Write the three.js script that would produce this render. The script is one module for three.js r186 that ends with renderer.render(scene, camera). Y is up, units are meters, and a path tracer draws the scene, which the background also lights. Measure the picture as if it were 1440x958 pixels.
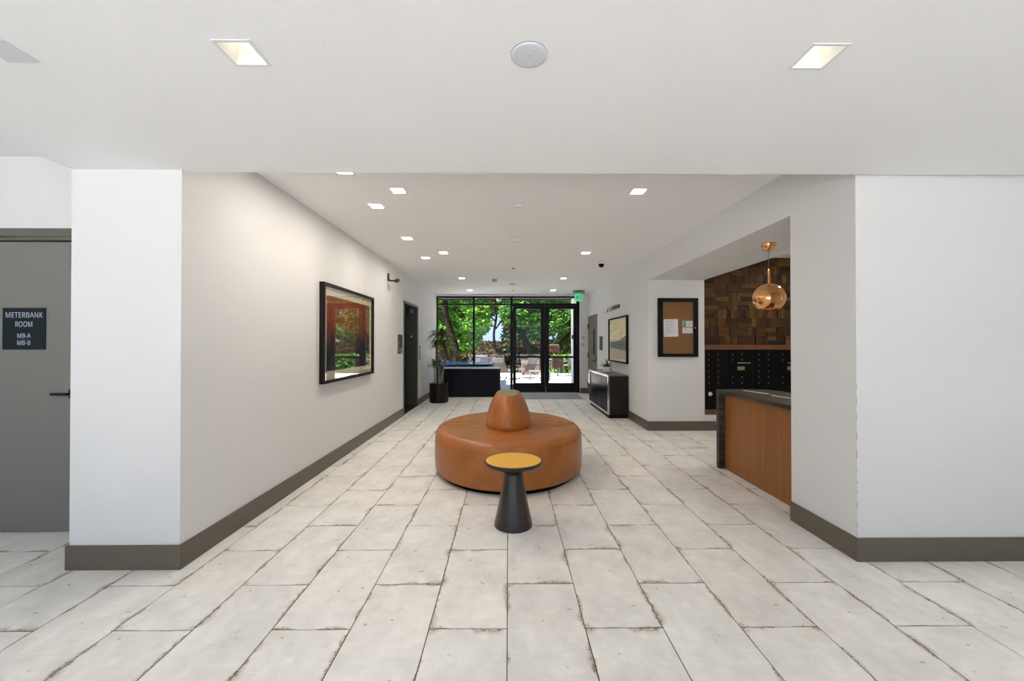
import * as THREE from 'three';
import { RoundedBoxGeometry } from 'three/addons/geometries/RoundedBoxGeometry.js';
import { mergeGeometries } from 'three/addons/utils/BufferGeometryUtils.js';
import { RectAreaLightUniformsLib } from 'three/addons/lights/RectAreaLightUniformsLib.js';

// ---------------------------------------------------------------- camera, sky, sun, exposure
const scene = new THREE.Scene();
const FOCAL = 575, EYE = 1.4;
const camera = new THREE.PerspectiveCamera(2 * Math.atan(479 / FOCAL) * 180 / Math.PI, 1440 / 958, 0.05, 200);
camera.position.set(0, EYE, 0);
camera.rotation.order = 'YXZ';
camera.rotation.set(4 / FOCAL, -5 / FOCAL, 0);
camera.updateMatrixWorld(true);
const renderer = new THREE.WebGLRenderer();
renderer.toneMapping = THREE.LinearToneMapping;
renderer.toneMappingExposure = 3.8;
renderer.shadowMap.enabled = true;
RectAreaLightUniformsLib.init();
const SKY = 0.42, SUN = 12.5, LAMP_FRONT = 0.6, LAMP_NEAR = 40, LAMP_DEEP = 215, LAMP_FLUSH = 62;
{
  const w = 256, h = 128, d = new Float32Array(w * h * 4);
  for (let j = 0; j < h; j++) {
    const up = (j + 0.5) / h * 2 - 1, e = Math.sin(up * Math.PI / 2), k = Math.pow(Math.max(0, e), 0.55);
    const c = e >= 0 ? [0.44 - 0.18 * k, 0.62 - 0.2 * k, 0.86 - 0.1 * k] : [0.42, 0.42, 0.4];
    for (let i = 0; i < w; i++) d.set([...c, 1], (j * w + i) * 4);
  }
  const t = new THREE.DataTexture(d, w, h, THREE.RGBAFormat, THREE.FloatType);
  t.mapping = THREE.EquirectangularReflectionMapping; t.colorSpace = THREE.LinearSRGBColorSpace;
  t.magFilter = t.minFilter = THREE.LinearFilter; t.needsUpdate = true;
  scene.background = t; scene.environment = t;
  scene.backgroundIntensity = SKY; scene.environmentIntensity = SKY;
}
const sun = new THREE.DirectionalLight(new THREE.Color(1.0, 0.985, 0.965), SUN);
sun.position.set(-12, 18, -0.2); sun.target.position.set(0, 0, -5);
sun.castShadow = true; sun.shadow.mapSize.set(4096, 4096);
Object.assign(sun.shadow.camera, { left: -25, right: 25, top: 25, bottom: -25, near: 1, far: 70 });
scene.add(sun, sun.target);

// ---------------------------------------------------------------- helpers
let seed = 20240611;
const rnd = () => { seed |= 0; seed = seed + 0x6D2B79F5 | 0; let t = Math.imul(seed ^ seed >>> 15, 1 | seed); t = t + Math.imul(t ^ t >>> 7, 61 | t) ^ t; return ((t ^ t >>> 14) >>> 0) / 4294967296; };
const rr = (a, b) => a + (b - a) * rnd();
const pick = (a) => a[Math.floor(rnd() * a.length)];
const hash = (x, y, s) => { let n = Math.imul(x, 374761393) + Math.imul(y, 668265263) + Math.imul(s, 974634777) | 0; n = Math.imul(n ^ n >>> 13, 1274126177); return ((n ^ n >>> 16) >>> 0) / 4294967296; };
const noise = (x, y, s = 0) => { const i = Math.floor(x), j = Math.floor(y); let u = x - i, v = y - j; u = u * u * (3 - 2 * u); v = v * v * (3 - 2 * v); const a = hash(i, j, s), b = hash(i + 1, j, s), c = hash(i, j + 1, s), d = hash(i + 1, j + 1, s); return a + (b - a) * u + (c - a) * v + (a - b - c + d) * u * v; };
const fbm = (x, y, s = 0, o = 4) => { let t = 0, a = 0.5, n = 0; for (let k = 0; k < o; k++) { t += a * noise(x, y, s + k * 17); n += a; a *= 0.5; x *= 2.03; y *= 2.03; } return t / n; };
const clamp = (x, a = 0, b = 1) => Math.min(b, Math.max(a, x));
const sm = (a, b, x) => { const t = clamp((x - a) / (b - a)); return t * t * (3 - 2 * t); };
function tex(w, h, fn, srgb = true, rx = 1, ry = 1) {
  const d = new Uint8Array(w * h * 4);
  for (let j = 0; j < h; j++) for (let i = 0; i < w; i++) { const c = fn(i / w, j / h, i, j), k = (j * w + i) * 4; d[k] = clamp(c[0], 0, 255); d[k + 1] = clamp(c[1], 0, 255); d[k + 2] = clamp(c[2], 0, 255); d[k + 3] = 255; }
  const t = new THREE.DataTexture(d, w, h); t.wrapS = t.wrapT = THREE.RepeatWrapping; t.magFilter = THREE.LinearFilter; t.minFilter = THREE.LinearMipmapLinearFilter; t.generateMipmaps = true;
  if (srgb) t.colorSpace = THREE.SRGBColorSpace; t.repeat.set(rx, ry); t.needsUpdate = true; return t;
}
function canvas(w, h, draw) { const c = document.createElement('canvas'); c.width = w; c.height = h; draw(c.getContext('2d'), w, h); const t = new THREE.CanvasTexture(c); t.colorSpace = THREE.SRGBColorSpace; return t; }
const std = (color, roughness = 0.6, metalness = 0, more = {}) => new THREE.MeshStandardMaterial({ color, roughness, metalness, ...more });
const dull = (color, roughness, specularIntensity = 0.35, more = {}) => new THREE.MeshPhysicalMaterial({ color, roughness, specularIntensity, ...more });
const phys = (p) => new THREE.MeshPhysicalMaterial(p);

function uvBox(g) {                                            // uv in metres, by the way each face points
  const p = g.attributes.position, n = g.attributes.normal, uv = new Float32Array(p.count * 2);
  for (let i = 0; i < p.count; i++) {
    const ax = Math.abs(n.getX(i)), ay = Math.abs(n.getY(i)), az = Math.abs(n.getZ(i));
    const [u, v] = ax >= ay && ax >= az ? [p.getZ(i), p.getY(i)] : ay >= az ? [p.getX(i), p.getZ(i)] : [p.getX(i), p.getY(i)];
    uv[2 * i] = u; uv[2 * i + 1] = v;
  }
  g.setAttribute('uv', new THREE.BufferAttribute(uv, 2)); return g;
}
const flat = (g) => { const q = g.index ? g.toNonIndexed() : g; for (const k of Object.keys(q.attributes)) if (!['position', 'normal', 'uv'].includes(k)) q.deleteAttribute(k); return q; };
const merge = (list) => list.length === 1 ? list[0] : mergeGeometries(list.map(flat));
// a box from corner to corner; r rounds its edges
function bx(x0, x1, y0, y1, z0, z1, r = 0) {
  const w = Math.abs(x1 - x0), h = Math.abs(y1 - y0), d = Math.abs(z1 - z0);
  const g = flat(r > 0 ? new RoundedBoxGeometry(w, h, d, 2, Math.min(r, w / 2.01, h / 2.01, d / 2.01)) : new THREE.BoxGeometry(w, h, d));
  g.translate((x0 + x1) / 2, (y0 + y1) / 2, (z0 + z1) / 2); return uvBox(g);
}
const cyl = (r0, r1, h, x, y, z, n = 24) => { const g = flat(new THREE.CylinderGeometry(r1, r0, h, n)); g.translate(x, y + h / 2, z); return g; };
const lathe = (pts, n = 48) => flat(new THREE.LatheGeometry(pts.map(([r, y]) => new THREE.Vector2(r, y)), n));
const V = (x, y, z) => new THREE.Vector3(x, y, z);
const tube = (pts, r, n = 12, m = 6) => flat(new THREE.TubeGeometry(new THREE.CatmullRomCurve3(pts.map((p) => V(...p))), n, r, m));
function taper(pts, radii, n = 16, m = 8) {                    // a tube whose radius runs through the given radii
  const c = new THREE.CatmullRomCurve3(pts.map((p) => V(...p))), g = new THREE.TubeGeometry(c, n, 1, m), p = g.attributes.position;
  for (let i = 0; i <= n; i++) { const t = i / n * (radii.length - 1), k = Math.min(radii.length - 2, Math.floor(t)), r = radii[k] + (radii[k + 1] - radii[k]) * (t - k), o = c.getPointAt(i / n); for (let j = 0; j <= m; j++) { const q = i * (m + 1) + j; p.setXYZ(q, o.x + (p.getX(q) - o.x) * r, o.y + (p.getY(q) - o.y) * r, o.z + (p.getZ(q) - o.z) * r); } }
  g.computeVertexNormals(); return flat(g);
}
const rod = (a, b, r, m = 8) => { const A = V(...a), B = V(...b), g = new THREE.CylinderGeometry(r, r, A.distanceTo(B), m); g.applyQuaternion(new THREE.Quaternion().setFromUnitVectors(V(0, 1, 0), B.clone().sub(A).normalize())); g.translate((A.x + B.x) / 2, (A.y + B.y) / 2, (A.z + B.z) / 2); return flat(g); };
function slab(x0, x1, z0, z1, y0, y1, holes = []) {            // a horizontal slab with rectangular holes
  const s = new THREE.Shape([[x0, -z0], [x1, -z0], [x1, -z1], [x0, -z1]].map(([a, b]) => new THREE.Vector2(a, b)));
  for (const [cx, cz, q] of holes) { const h = new THREE.Path(); h.moveTo(cx - q, -cz - q); h.lineTo(cx - q, -cz + q); h.lineTo(cx + q, -cz + q); h.lineTo(cx + q, -cz - q); h.closePath(); s.holes.push(h); }
  const g = flat(new THREE.ExtrudeGeometry(s, { depth: y1 - y0, bevelEnabled: false })); g.rotateX(-Math.PI / 2); g.translate(0, y0, 0); return uvBox(g);
}
const used = {};
function numbered(name) { const k = used[name] = (used[name] ?? -1) + 1; return k ? `${name}_${String(k).padStart(3, '0')}` : name; }
function obj(name, geos, mat, parent = scene) {
  const m = new THREE.Mesh(Array.isArray(geos) ? merge(geos) : geos, mat);
  m.name = parent === scene ? numbered(name) : name; m.castShadow = m.receiveShadow = true; parent.add(m); return m;
}
function tag(o, label, category, group) { o.userData.label = label; o.userData.category = category; if (group) o.userData.group = group; return o; }
function struct(name, geos, mat, label) { const o = obj(name, geos, mat); o.userData.kind = 'structure'; if (label) o.userData.label = label; return o; }
function thing(name, label, category, at = [0, 0, 0], turn = 0, group) {
  const o = new THREE.Group(); o.name = numbered(name); o.position.set(...at); o.rotation.y = turn; scene.add(o); return tag(o, label, category, group);
}
function copy(root, at, turn, label, group) { const c = root.clone(); c.name = numbered(root.name.replace(/_\d{3}$/, '')); c.position.set(...at); c.rotation.y = turn; scene.add(c); c.userData = { ...root.userData, label }; if (group) c.userData.group = group; return c; }

// ---------------------------------------------------------------- materials
const M = {};
{
  const orange = tex(256, 256, (u, v) => { const n = fbm(u * 24, v * 24, 5, 3) * 255; return [n, n, n]; }, false, 4, 4);
  M.wall = std(new THREE.Color(0.765, 0.76, 0.755), 0.75, 0, { bumpMap: orange, bumpScale: 0.0006 });
  M.ceiling = std(new THREE.Color(0.92, 0.918, 0.914), 0.85, 0, { bumpMap: orange, bumpScale: 0.0004 });
  M.baseboard = std('#625a4d', 0.38);
  M.grout = std('#4d4135', 0.95);
  M.frameDark = dull('#0d0d14', 0.42, 0.4);
  M.black = dull('#0a0a0b', 0.5);
  M.blackGloss = dull('#04040a', 0.3, 0.12);
  M.white = std('#e6e6e4', 0.5);
  M.plateGrey = std('#d9dbe2', 0.6);
  M.steel = std('#b9bab8', 0.28, 1);
  M.greyDoor = std('#7b7a75', 0.5);
  M.greyFrame = std('#66665a', 0.48);
  M.oliveDoor = std('#7a7361', 0.5);
  M.glass = phys({ color: '#ffffff', transmission: 1, roughness: 0, thickness: 0, ior: 1.5 });
  M.glassOut = phys({ color: '#ffffff', transmission: 1, roughness: 0, thickness: 0, ior: 1.5, specularIntensity: 0.35 });
  M.copper = std(new THREE.Color(0.88, 0.46, 0.2), 0.1, 1);
  M.bronze = std('#6b5c40', 0.4, 0.6);
}
// leather, wood, stone
const leatherMap = tex(512, 512, (u, v) => { const n = fbm(u * 6, v * 6, 11, 4), f = fbm(u * 60, v * 60, 12, 2), k = 0.86 + 0.22 * n + 0.08 * (f - 0.5); return [170 * k, 97 * k, 27 * k]; }, true, 1.2, 1.2);
const leatherBump = tex(512, 512, (u, v) => { const n = (0.6 * fbm(u * 90, v * 90, 13, 2) + 0.4 * fbm(u * 12, v * 12, 14, 2)) * 255; return [n, n, n]; }, false, 2, 2);
M.leather = phys({ map: leatherMap, bumpMap: leatherBump, bumpScale: 0.0015, roughness: 0.42, clearcoat: 0.28, clearcoatRoughness: 0.3 });
const veneer = (a, b, sx, sy, s) => tex(512, 512, (u, v) => { const w = fbm(u * sx, v * sy, s, 4), l = fbm(u * sx * 5, v * sy * 0.7, s + 3, 2), k = clamp(0.55 * w + 0.45 * l); return [0, 1, 2].map((c) => a[c] + (b[c] - a[c]) * k); });
M.walnut = std('#ffffff', 0.42, 0, { map: veneer([126, 74, 24], [172, 110, 50], 30, 1.5, 21) });
M.walnut.map.repeat.set(1, 1);
M.trimWood = std('#ffffff', 0.5, 0, { map: veneer([84, 52, 24], [126, 80, 42], 2, 30, 25) });
M.topStone = dull('#ffffff', 0.5, 0.5, { map: tex(512, 512, (u, v) => { const n = fbm(u * 3, v * 40, 31, 4), k = 36 + 50 * n; return [k * 1.05, k, k * 0.9]; }) });
M.mustard = std('#ffffff', 0.4, 0, { map: tex(256, 256, (u, v) => { const k = 0.98 + 0.08 * fbm(u * 8, v * 30, 41, 3); return [240 * k, 186 * k, 66 * k]; }) });
M.darkBase = dull('#261c18', 0.4, 0.6, { clearcoat: 0.6, clearcoatRoughness: 0.15, map: tex(256, 256, (u, v) => { const k = 200 + 55 * fbm(u * 30, v * 6, 45, 3); return [k, k, k]; }) });
const blockGrain = tex(256, 256, (u, v) => { const k = 150 + 105 * fbm(u * 4, v * 34, 51, 4); return [k, k, k]; }, true, 3, 3);
const blockGrainUp = tex(256, 256, (u, v) => { const k = 150 + 105 * fbm(u * 34, v * 4, 53, 4); return [k, k, k]; }, true, 3, 3);

// ---------------------------------------------------------------- the room: measures
const CEIL = 2.785, SOF = 2.485, XL = -2.04, XR = 2.245, ZL = -2.565, ZR = -2.62, ZEND = -11.48, ZWIN = -11.6;
const ROOF = 3.1;

// floor: dark grout bed with every tile a piece of its own
const floor = struct('floor', [bx(-5.6, 5.6, -0.2, -0.0022, -6.75, 3.6), bx(-2.6, 2.6, -0.2, -0.0022, -11.75, -6.75)], M.grout);
{
  const tileTex = [];
  for (let s = 0; s < 8; s++) {
    const W = 0.384, L = 0.768, many = rnd() < 0.5 ? 1 : 0.55, spots = Array.from({ length: 3 }, () => [rr(0.05, 0.33), rr(0.05, 0.7), rr(0.003, 0.009)]);
    const scratch = [rr(0.08, 0.3), rr(0.1, 0.6), rr(-0.12, 0.12)];
    tileTex.push(tex(288, 576, (u, v) => {
      const x = u * W, y = v * L, S = 100 + s * 31;
      const cloud = fbm(x * 7, y * 5, S, 4) - 0.5, mid = fbm(x * 26, y * 20, S + 5, 3) - 0.5, fine = noise(x * 420, y * 420, S + 9) - 0.5, drag = fbm(x * 9 + y * 2, y * 70, S + 13, 3) - 0.5;
      let k = 1 + 0.13 * cloud + 0.055 * mid + 0.035 * fine + 0.03 * drag, c = [242 * k, 240 * k, 236 * k];
      const warm = sm(0.52, 0.75, fbm(x * 6 + 4, y * 6, S + 21, 3)) * 0.25; c = [c[0], c[1] - 4 * warm, c[2] - 12 * warm];
      const ex = Math.min(x, W - x), ey = Math.min(y, L - y), side = x < W / 2 ? 1 : 2, end = y < L / 2 ? 3 : 4;
      const rag = fbm(x * 110, y * 110, S + 60, 3), rough = fbm(x * 300, y * 300, S + 61, 2);
      const reach = (d, t, q) => { const n = fbm(t * 7 + q * 13, q * 3.1, S + 40 + q, 3), w = sm(0.5, 0.8, n) * 0.03 * many; return Math.max(sm(0.0028, 0.0008, d) * sm(0.38, 0.6, n) * 0.9, w > 0.0006 ? sm(w, w * 0.2, d + 0.02 * (0.5 - rag)) * sm(0.42, 0.62, rag * 0.6 + rough * 0.4) * 0.85 : 0, w > 0.0006 ? 0.3 * sm(w * 1.8, 0, d) : 0); };
      let g = Math.max(reach(ex, y, side), reach(ey, x, end));
      if (hash(side, end, S) < 0.4) { const corner = Math.hypot(ex, ey); g = Math.max(g, sm(0.045, 0.004, corner + 0.035 * (0.5 - rag)) * sm(0.4, 0.6, rag * 0.5 + rough * 0.5) * 0.85, 0.22 * sm(0.06, 0, corner)); }
      for (const [px, py, pr] of spots) g = Math.max(g, 0.75 * sm(pr, pr * 0.5, Math.hypot((x - px) * 0.7, y - py) + 0.03 * (0.5 - rag)) * sm(0.4, 0.6, rough));
      const sd = Math.abs(x - scratch[0] - (y - scratch[1]) * scratch[2]); if (y > scratch[1] && y < scratch[1] + 0.12) g = Math.max(g, 0.3 * sm(0.0022, 0.0005, sd) * sm(0.4, 0.6, noise(y * 80, 1, S)));
      g = clamp(g) * 0.78;
      const dirt = [104 + 26 * mid, 82 + 18 * mid, 58];
      return c.map((a, q) => a + (dirt[q] - a) * g);
    }));
  }
  const micro = tex(256, 256, (u, v) => { const n = fbm(u * 30, v * 30, 77, 4) * 255; return [n, n, n]; }, false, 1, 2);
  const mats = []; for (const t of tileTex) for (const q of [1, 0.965]) mats.push(std(new THREE.Color(q, q * 0.995, q * 0.985), 0.4, 0, { map: t, bumpMap: micro, bumpScale: 0.0005 }));
  const PX = 0.3839, PL = 0.768, GAP = 0.0042, X0 = -0.006, EVEN = -2.39, ODD = -2.018;
  const cache = {};
  function tileGeo(w, l, v0, v1) {
    const key = [w, l, v0, v1].map((a) => a.toFixed(3)).join();
    if (cache[key]) return cache[key];
    const c = 0.0014, t = 0.009, a = w / 2, b = l / 2, P = [], U = [], I = [];
    const ring = (x, z, y) => { for (const [sx, sz] of [[-1, -1], [1, -1], [1, 1], [-1, 1]]) { P.push(sx * x, y, sz * z); U.push(0.5 + sx * x / PX, v0 + (v1 - v0) * (0.5 - sz * z / l)); } };
    ring(a - c, b - c, 0); ring(a, b, -c); ring(a, b, -t);
    I.push(0, 2, 1, 0, 3, 2); for (const o of [0, 4]) for (let k = 0; k < 4; k++) { const m = (k + 1) % 4; I.push(o + k, o + m, o + 4 + k, o + m, o + 4 + m, o + 4 + k); }
    let g = new THREE.BufferGeometry(); g.setAttribute('position', new THREE.Float32BufferAttribute(P, 3)); g.setAttribute('uv', new THREE.Float32BufferAttribute(U, 2)); g.setIndex(I); g = g.toNonIndexed(); g.computeVertexNormals();
    return cache[key] = g;
  }
  const regions = [[-5.4, 4.8, -2.62, 3.4], [-5.4, -2.74, -3.05, -2.6], [XL, XR, -11.56, -2.6], [XR, 5.2, -6.56, -2.8], [-2.34, XL, -9.15, -7.97]];
  const eye = new THREE.Matrix4().multiplyMatrices(camera.projectionMatrix, camera.matrixWorldInverse), rest = [];
  let shown = 0;
  for (let k = -15; k <= 13; k++) {
    const xa = X0 + k * PX, xb = xa + PX, base = k % 2 === 0 ? EVEN : ODD;
    for (let n = -13; n <= 8; n++) {
      let zb = base + n * PL + PL, za = zb - PL;                // from far (za) to near (zb)
      if (!regions.some(([a, b, c, d]) => xb > a + 0.01 && xa < b - 0.01 && zb > c + 0.01 && za < d - 0.01)) continue;
      let v0 = 0, v1 = 1;
      if (za < -11.56) { v1 = (zb + 11.56) / PL; za = -11.56; }
      if (zb > 3.4) { v0 = (zb - 3.4) / PL; zb = 3.4; }
      if (v1 - v0 < 0.02) continue;
      const g = tileGeo(xb - xa - GAP, zb - za - GAP, v0, v1), cx = (xa + xb) / 2, cz = (za + zb) / 2, flip = rnd() < 0.5 ? Math.PI : 0, mat = pick(mats), dy = -rnd() * 0.0006;
      let seen = false;
      for (const [px, pz] of [[xa, za], [xb, za], [xa, zb], [xb, zb], [cx, cz]]) if (pz < -1.2) { const q = V(px, 0, pz).applyMatrix4(eye); if (Math.abs(q.x) < 1.02 && Math.abs(q.y) < 1.02) seen = true; }
      if (cx > XR + 0.1 && cz < -2.75 && (cx > 3.5 || cz > -4.2)) seen = false;
      if (cx < XL - 0.15 && cz < -2.7 && cx > -2.7 && cz > -7.9) seen = false;
      if (seen) { const m = obj('tile', g, mat, floor); m.position.set(cx, dy, cz); m.rotation.y = flip; m.name = shown ? `tile_${String(shown).padStart(3, '0')}` : 'tile'; shown++; } else { const q = g.clone(); if (flip) q.rotateY(flip); q.translate(cx, dy, cz); rest.push([q, mat]); }
    }
  }
  const r = obj('tile_field', rest.map((a) => a[0]), mats[0], floor); r.userData.kind = 'stuff';
  console.log('tiles shown', shown, 'rest', rest.length);
}

// walls
struct('wall_left', [bx(-2.72, XL, 0, ROOF, -3.05, ZL), bx(-2.3, XL, 0, ROOF, -7.965, -3.05), bx(-2.3, XL, 2.206, ROOF, -9.17, -7.965), bx(-2.3, XL, 0, ROOF, -11.75, -9.17)], M.wall);
struct('wall_meter', [bx(-5.6, -4.16, 0, ROOF, -3.25, -3.05), bx(-3.13, -2.72, 0, ROOF, -3.25, -3.05), bx(-4.16, -3.13, 2.2, ROOF, -3.25, -3.05), bx(-4.3, -3.0, 0, 2.4, -3.35, -3.25)], M.wall);
struct('wall_far_left', bx(-5.6, -5.4, 0, ROOF, -3.05, 3.4), M.wall);
struct('wall_far_right', bx(4.8, 5, 0, ROOF, -2.62, 3.6), M.wall);
struct('wall_right', [bx(XR, 4.8, 0, ROOF, -2.82, ZR), bx(XR, XR + 0.2, 0, ROOF, -3.232, -2.82), bx(XR, XR + 0.9, 2.418, ROOF, -6.56, -3.232), bx(XR, 3.15, 0, ROOF, -6.75, -6.545), bx(XR, XR + 0.2, 0, ROOF, -11.75, -6.75)], M.wall);
struct('wall_mail', bx(3.15, 5.4, 0, ROOF, -6.75, -6.6), M.wall);
struct('wall_mail_side', bx(5.2, 5.4, 0, ROOF, -6.6, -2.82), M.wall);
struct('wall_mail_base', bx(3.15, 5.2, 0, 0.252, -6.6, -6.565), M.wall);
struct('wall_end', [bx(2.016, XR, 0, ROOF, -11.72, ZEND), bx(-2.06, 2.016, 2.735, ROOF, -11.72, ZEND)], M.wall);
{ // storefront behind the camera: the daylight that cools the near walls
  struct('wall_back', [bx(-5.6, -5.3, 0, ROOF, 3.4, 3.6), bx(2.7, 5, 0, ROOF, 3.4, 3.6), bx(-5.3, 2.7, 2.46, ROOF, 3.4, 3.6)], M.wall);
  const xs = [-5.3, -3.3, -1.3, 0.7];
  const w = struct('window_3', [bx(-5.3, 2.7, 0, 0.05, 3.46, 3.54), bx(-5.3, 2.7, 2.41, 2.46, 3.46, 3.54), ...[...xs, 2.65].map((x) => bx(x, x + 0.05, 0.05, 2.41, 3.46, 3.54))], M.frameDark);
  for (const x of xs) obj('pane', bx(x + 0.05, x + (x === 0.7 ? 1.95 : 2), 0.05, 2.41, 3.498, 3.502), M.glass, w);
}
// ceilings, pierced for the recessed lights
const DEEP = [[-0.994, -1.53, SOF], [1.171, -1.53, SOF], [-0.998, -3.705, CEIL], [1.182, -3.705, CEIL], [-0.994, -6.245, CEIL], [1.182, -6.245, CEIL], [-0.992, -8.7, CEIL], [1.176, -8.7, CEIL], [-1.0, -10.65, CEIL], [1.163, -10.65, CEIL]];
const FLUSH = [[-1.325, -3.276], [-1.328, -4.119], [-1.335, -5.388], [-1.335, -6.608]];
const ADDED_LAMPS = [[-0.994, 0.95, SOF], [1.171, 0.95, SOF], [3.2, -1.53, SOF], [-2.1, 0.95, SOF], [3.2, 0.95, SOF]];  // unseen downlights added behind and beside the view to brighten the near floor
struct('ceiling', slab(XL - 0.05, XR + 0.05, ZEND - 0.05, -2.58, CEIL, CEIL + 0.2, [...DEEP.filter((d) => d[2] === CEIL).map(([x, z]) => [x, z, 0.0625]), ...FLUSH.map(([x, z]) => [x, z, 0.0625])]), M.ceiling);
struct('ceiling_soffit', slab(-2.72, 4.85, -2.6, 3.4, SOF, CEIL, [...DEEP.filter((d) => d[2] === SOF), ...ADDED_LAMPS].map(([x, z]) => [x, z, 0.0625])), M.ceiling);
struct('ceiling_alcove', slab(-5.45, -2.72, -3.05, 3.4, CEIL, CEIL + 0.2), M.ceiling);
struct('ceiling_mail', slab(XR + 0.9, 5.3, -6.6, -2.8, CEIL, CEIL + 0.2, [[3.75, -4.6, 0.0625], [4.3, -5.6, 0.0625]]), M.ceiling);
struct('roof', [bx(-6, 5.7, ROOF, ROOF + 0.15, -11.8, 3.7)], std('#77746e', 0.9));
// baseboards
const bb = 0.15, bt = 0.014;
struct('baseboard_left', [bx(-2.734, XL + bt, 0, bb, ZL, ZL + bt, 0.003), bx(XL, XL + bt, 0, bb, -7.93, ZL, 0.003), bx(-2.734, -2.72, 0, bb, -3.05, ZL, 0.003), bx(XL, XL + bt, 0, bb, -11.48, -9.2, 0.003)], M.baseboard);
struct('baseboard_right', [bx(XR - bt, 4.8, 0, bb, ZR, ZR + bt, 0.003), bx(XR - bt, XR, 0, bb, -3.23, ZR, 0.003), bx(XR - bt, XR, 0, bb, -10.32, -6.54, 0.003), bx(XR - bt, 5.2, 0, bb, -6.545, -6.545 + bt, 0.003), bx(2.016, XR, 0, bb, ZEND, ZEND + bt, 0.003), bx(XR - bt, XR, 0, bb, -11.48, -11.4, 0.003)], M.baseboard);
struct('baseboard_alcove', [bx(-5.4, -4.2, 0, bb, -3.05, -3.05 + bt), bx(-3.09, -2.734, 0, bb, -3.05, -3.05 + bt)], M.baseboard);
{ // the chipped corner bead of the right-hand wall
  const g = []; let y = 0.16; while (y < 1.15) { const h = rr(0.01, 0.05), w = rr(0.0004, 0.0014); g.push(bx(XR - 0.0006, XR + w, y, y + h, ZR - w, ZR + 0.0006)); y += h + rr(0.02, 0.09); }
  struct('trim_1', g, std('#77726a', 0.9), 'cracked corner bead of the right wall');
}

// ---------------------------------------------------------------- ceiling lights
M.reflector = std('#eeece4', 0.35);
M.lampGlow = std('#fff6e4', 0.5, 0, { emissive: new THREE.Color(1, 0.94, 0.82), emissiveIntensity: 0.8 });
const LAMPC = new THREE.Color(1.0, 0.92, 0.81);
function trimRing(y, o, i) { return [bx(-o, o, y - 0.003, y, -o, -i), bx(-o, o, y - 0.003, y, i, o), bx(-o, -i, y - 0.003, y, -i, i), bx(i, o, y - 0.003, y, -i, i)]; }
function funnel(a, b, y0, y1, skip) {                         // a square reflector, wide below
  const P = []; for (let k = 0; k < 4; k++) { const q = (r, y, m) => [[-r, y, -r], [r, y, -r], [r, y, r], [-r, y, r]][m % 4]; const A = q(a, y0, k), B = q(a, y0, k + 1), C = q(b, y1, k + 1), D = q(b, y1, k); P.push(...A, ...C, ...B, ...A, ...D, ...C); }
  const g = new THREE.BufferGeometry(); g.setAttribute('position', new THREE.Float32BufferAttribute(P, 3)); g.computeVertexNormals(); return uvBox(g);
}
const LAMPN = new THREE.Color(1.0, 0.965, 0.9);
function lampLight(parent, size, y, I) { const l = new THREE.RectAreaLight(I < 2 ? LAMPN : LAMPC, I, size, size); l.position.set(0, y, 0); l.rotation.x = -Math.PI / 2; parent.add(l); }
function deepLight(label, x, z, y, I = LAMP_DEEP) {
  const t = thing('recessed_downlight', label, 'ceiling light', [x, y, z], 0, 'square recessed downlights');
  obj('trim', trimRing(0, 0.07, 0.0585), M.white, t);
  obj('reflector', funnel(0.0585, 0.036, 0, 0.085), M.reflector, t);
  obj('housing', [bx(-0.061, 0.061, 0.092, 0.1, -0.061, 0.061), bx(-0.061, -0.0595, 0, 0.092, -0.061, 0.061), bx(0.0595, 0.061, 0, 0.092, -0.061, 0.061), bx(-0.061, 0.061, 0, 0.092, -0.061, -0.0595), bx(-0.061, 0.061, 0, 0.092, 0.0595, 0.061)], M.white, t);
  obj('lamp', bx(-0.036, 0.036, 0.086, 0.09, -0.036, 0.036), M.lampGlow, t);
  lampLight(t, 0.06, 0.083, I); return t;
}
function flushLight(label, x, z, y, I = LAMP_FLUSH) {
  const t = thing('recessed_wall_washer', label, 'ceiling light', [x, y, z], 0, 'square wall washers with glowing lenses');
  obj('trim', trimRing(0, 0.076, 0.06), M.white, t);
  obj('lamp_lens', bx(-0.06, 0.06, 0.004, 0.012, -0.06, 0.06), M.lampGlow, t);
  obj('housing', bx(-0.061, 0.061, 0.014, 0.06, -0.061, 0.061), M.white, t);
  lampLight(t, 0.11, 0.001, I); return t;
}
const nth = ['nearest', 'second', 'third', 'fourth', 'fifth', 'farthest'];
DEEP.forEach(([x, z, y], i) => {
  const side = x < 0 ? 'left' : 'right';
  deepLight(y === SOF ? `large square recessed downlight in the low front ceiling, on the ${side}` : `square recessed downlight in the lobby ceiling, ${['nearest', 'second nearest', 'third', 'last but nearest the doors'][(i - 2) >> 1]} of the ${side} row`, x, z, y, y === SOF ? LAMP_FRONT : i < 4 ? LAMP_NEAR : LAMP_DEEP);
});
ADDED_LAMPS.forEach(([x, z, y], i) => deepLight(`unseen square downlight added in the low ceiling to brighten the near floor, ${['second left', 'second right', 'beside the right one', 'farthest left', 'farthest right'][i]}`, x, z, y, LAMP_DEEP * 0.8));
FLUSH.forEach(([x, z], i) => flushLight(`bright square wall washer along the left wall, ${['partly cut by the low ceiling edge', 'second from the front, before the picture', 'third, above the picture', 'farthest, small and bright'][i]}`, x, z, CEIL));
flushLight('unseen square lamp added behind the beam to brighten the mail nook, nearer the counter', 3.75, -4.6, CEIL, LAMP_FLUSH * 1.3);  // hidden pair of ceiling lamps added for more light in the mail nook
flushLight('unseen square lamp added behind the beam to brighten the mail nook, nearer the mailboxes', 4.3, -5.6, CEIL, LAMP_FLUSH * 1.1);
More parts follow.
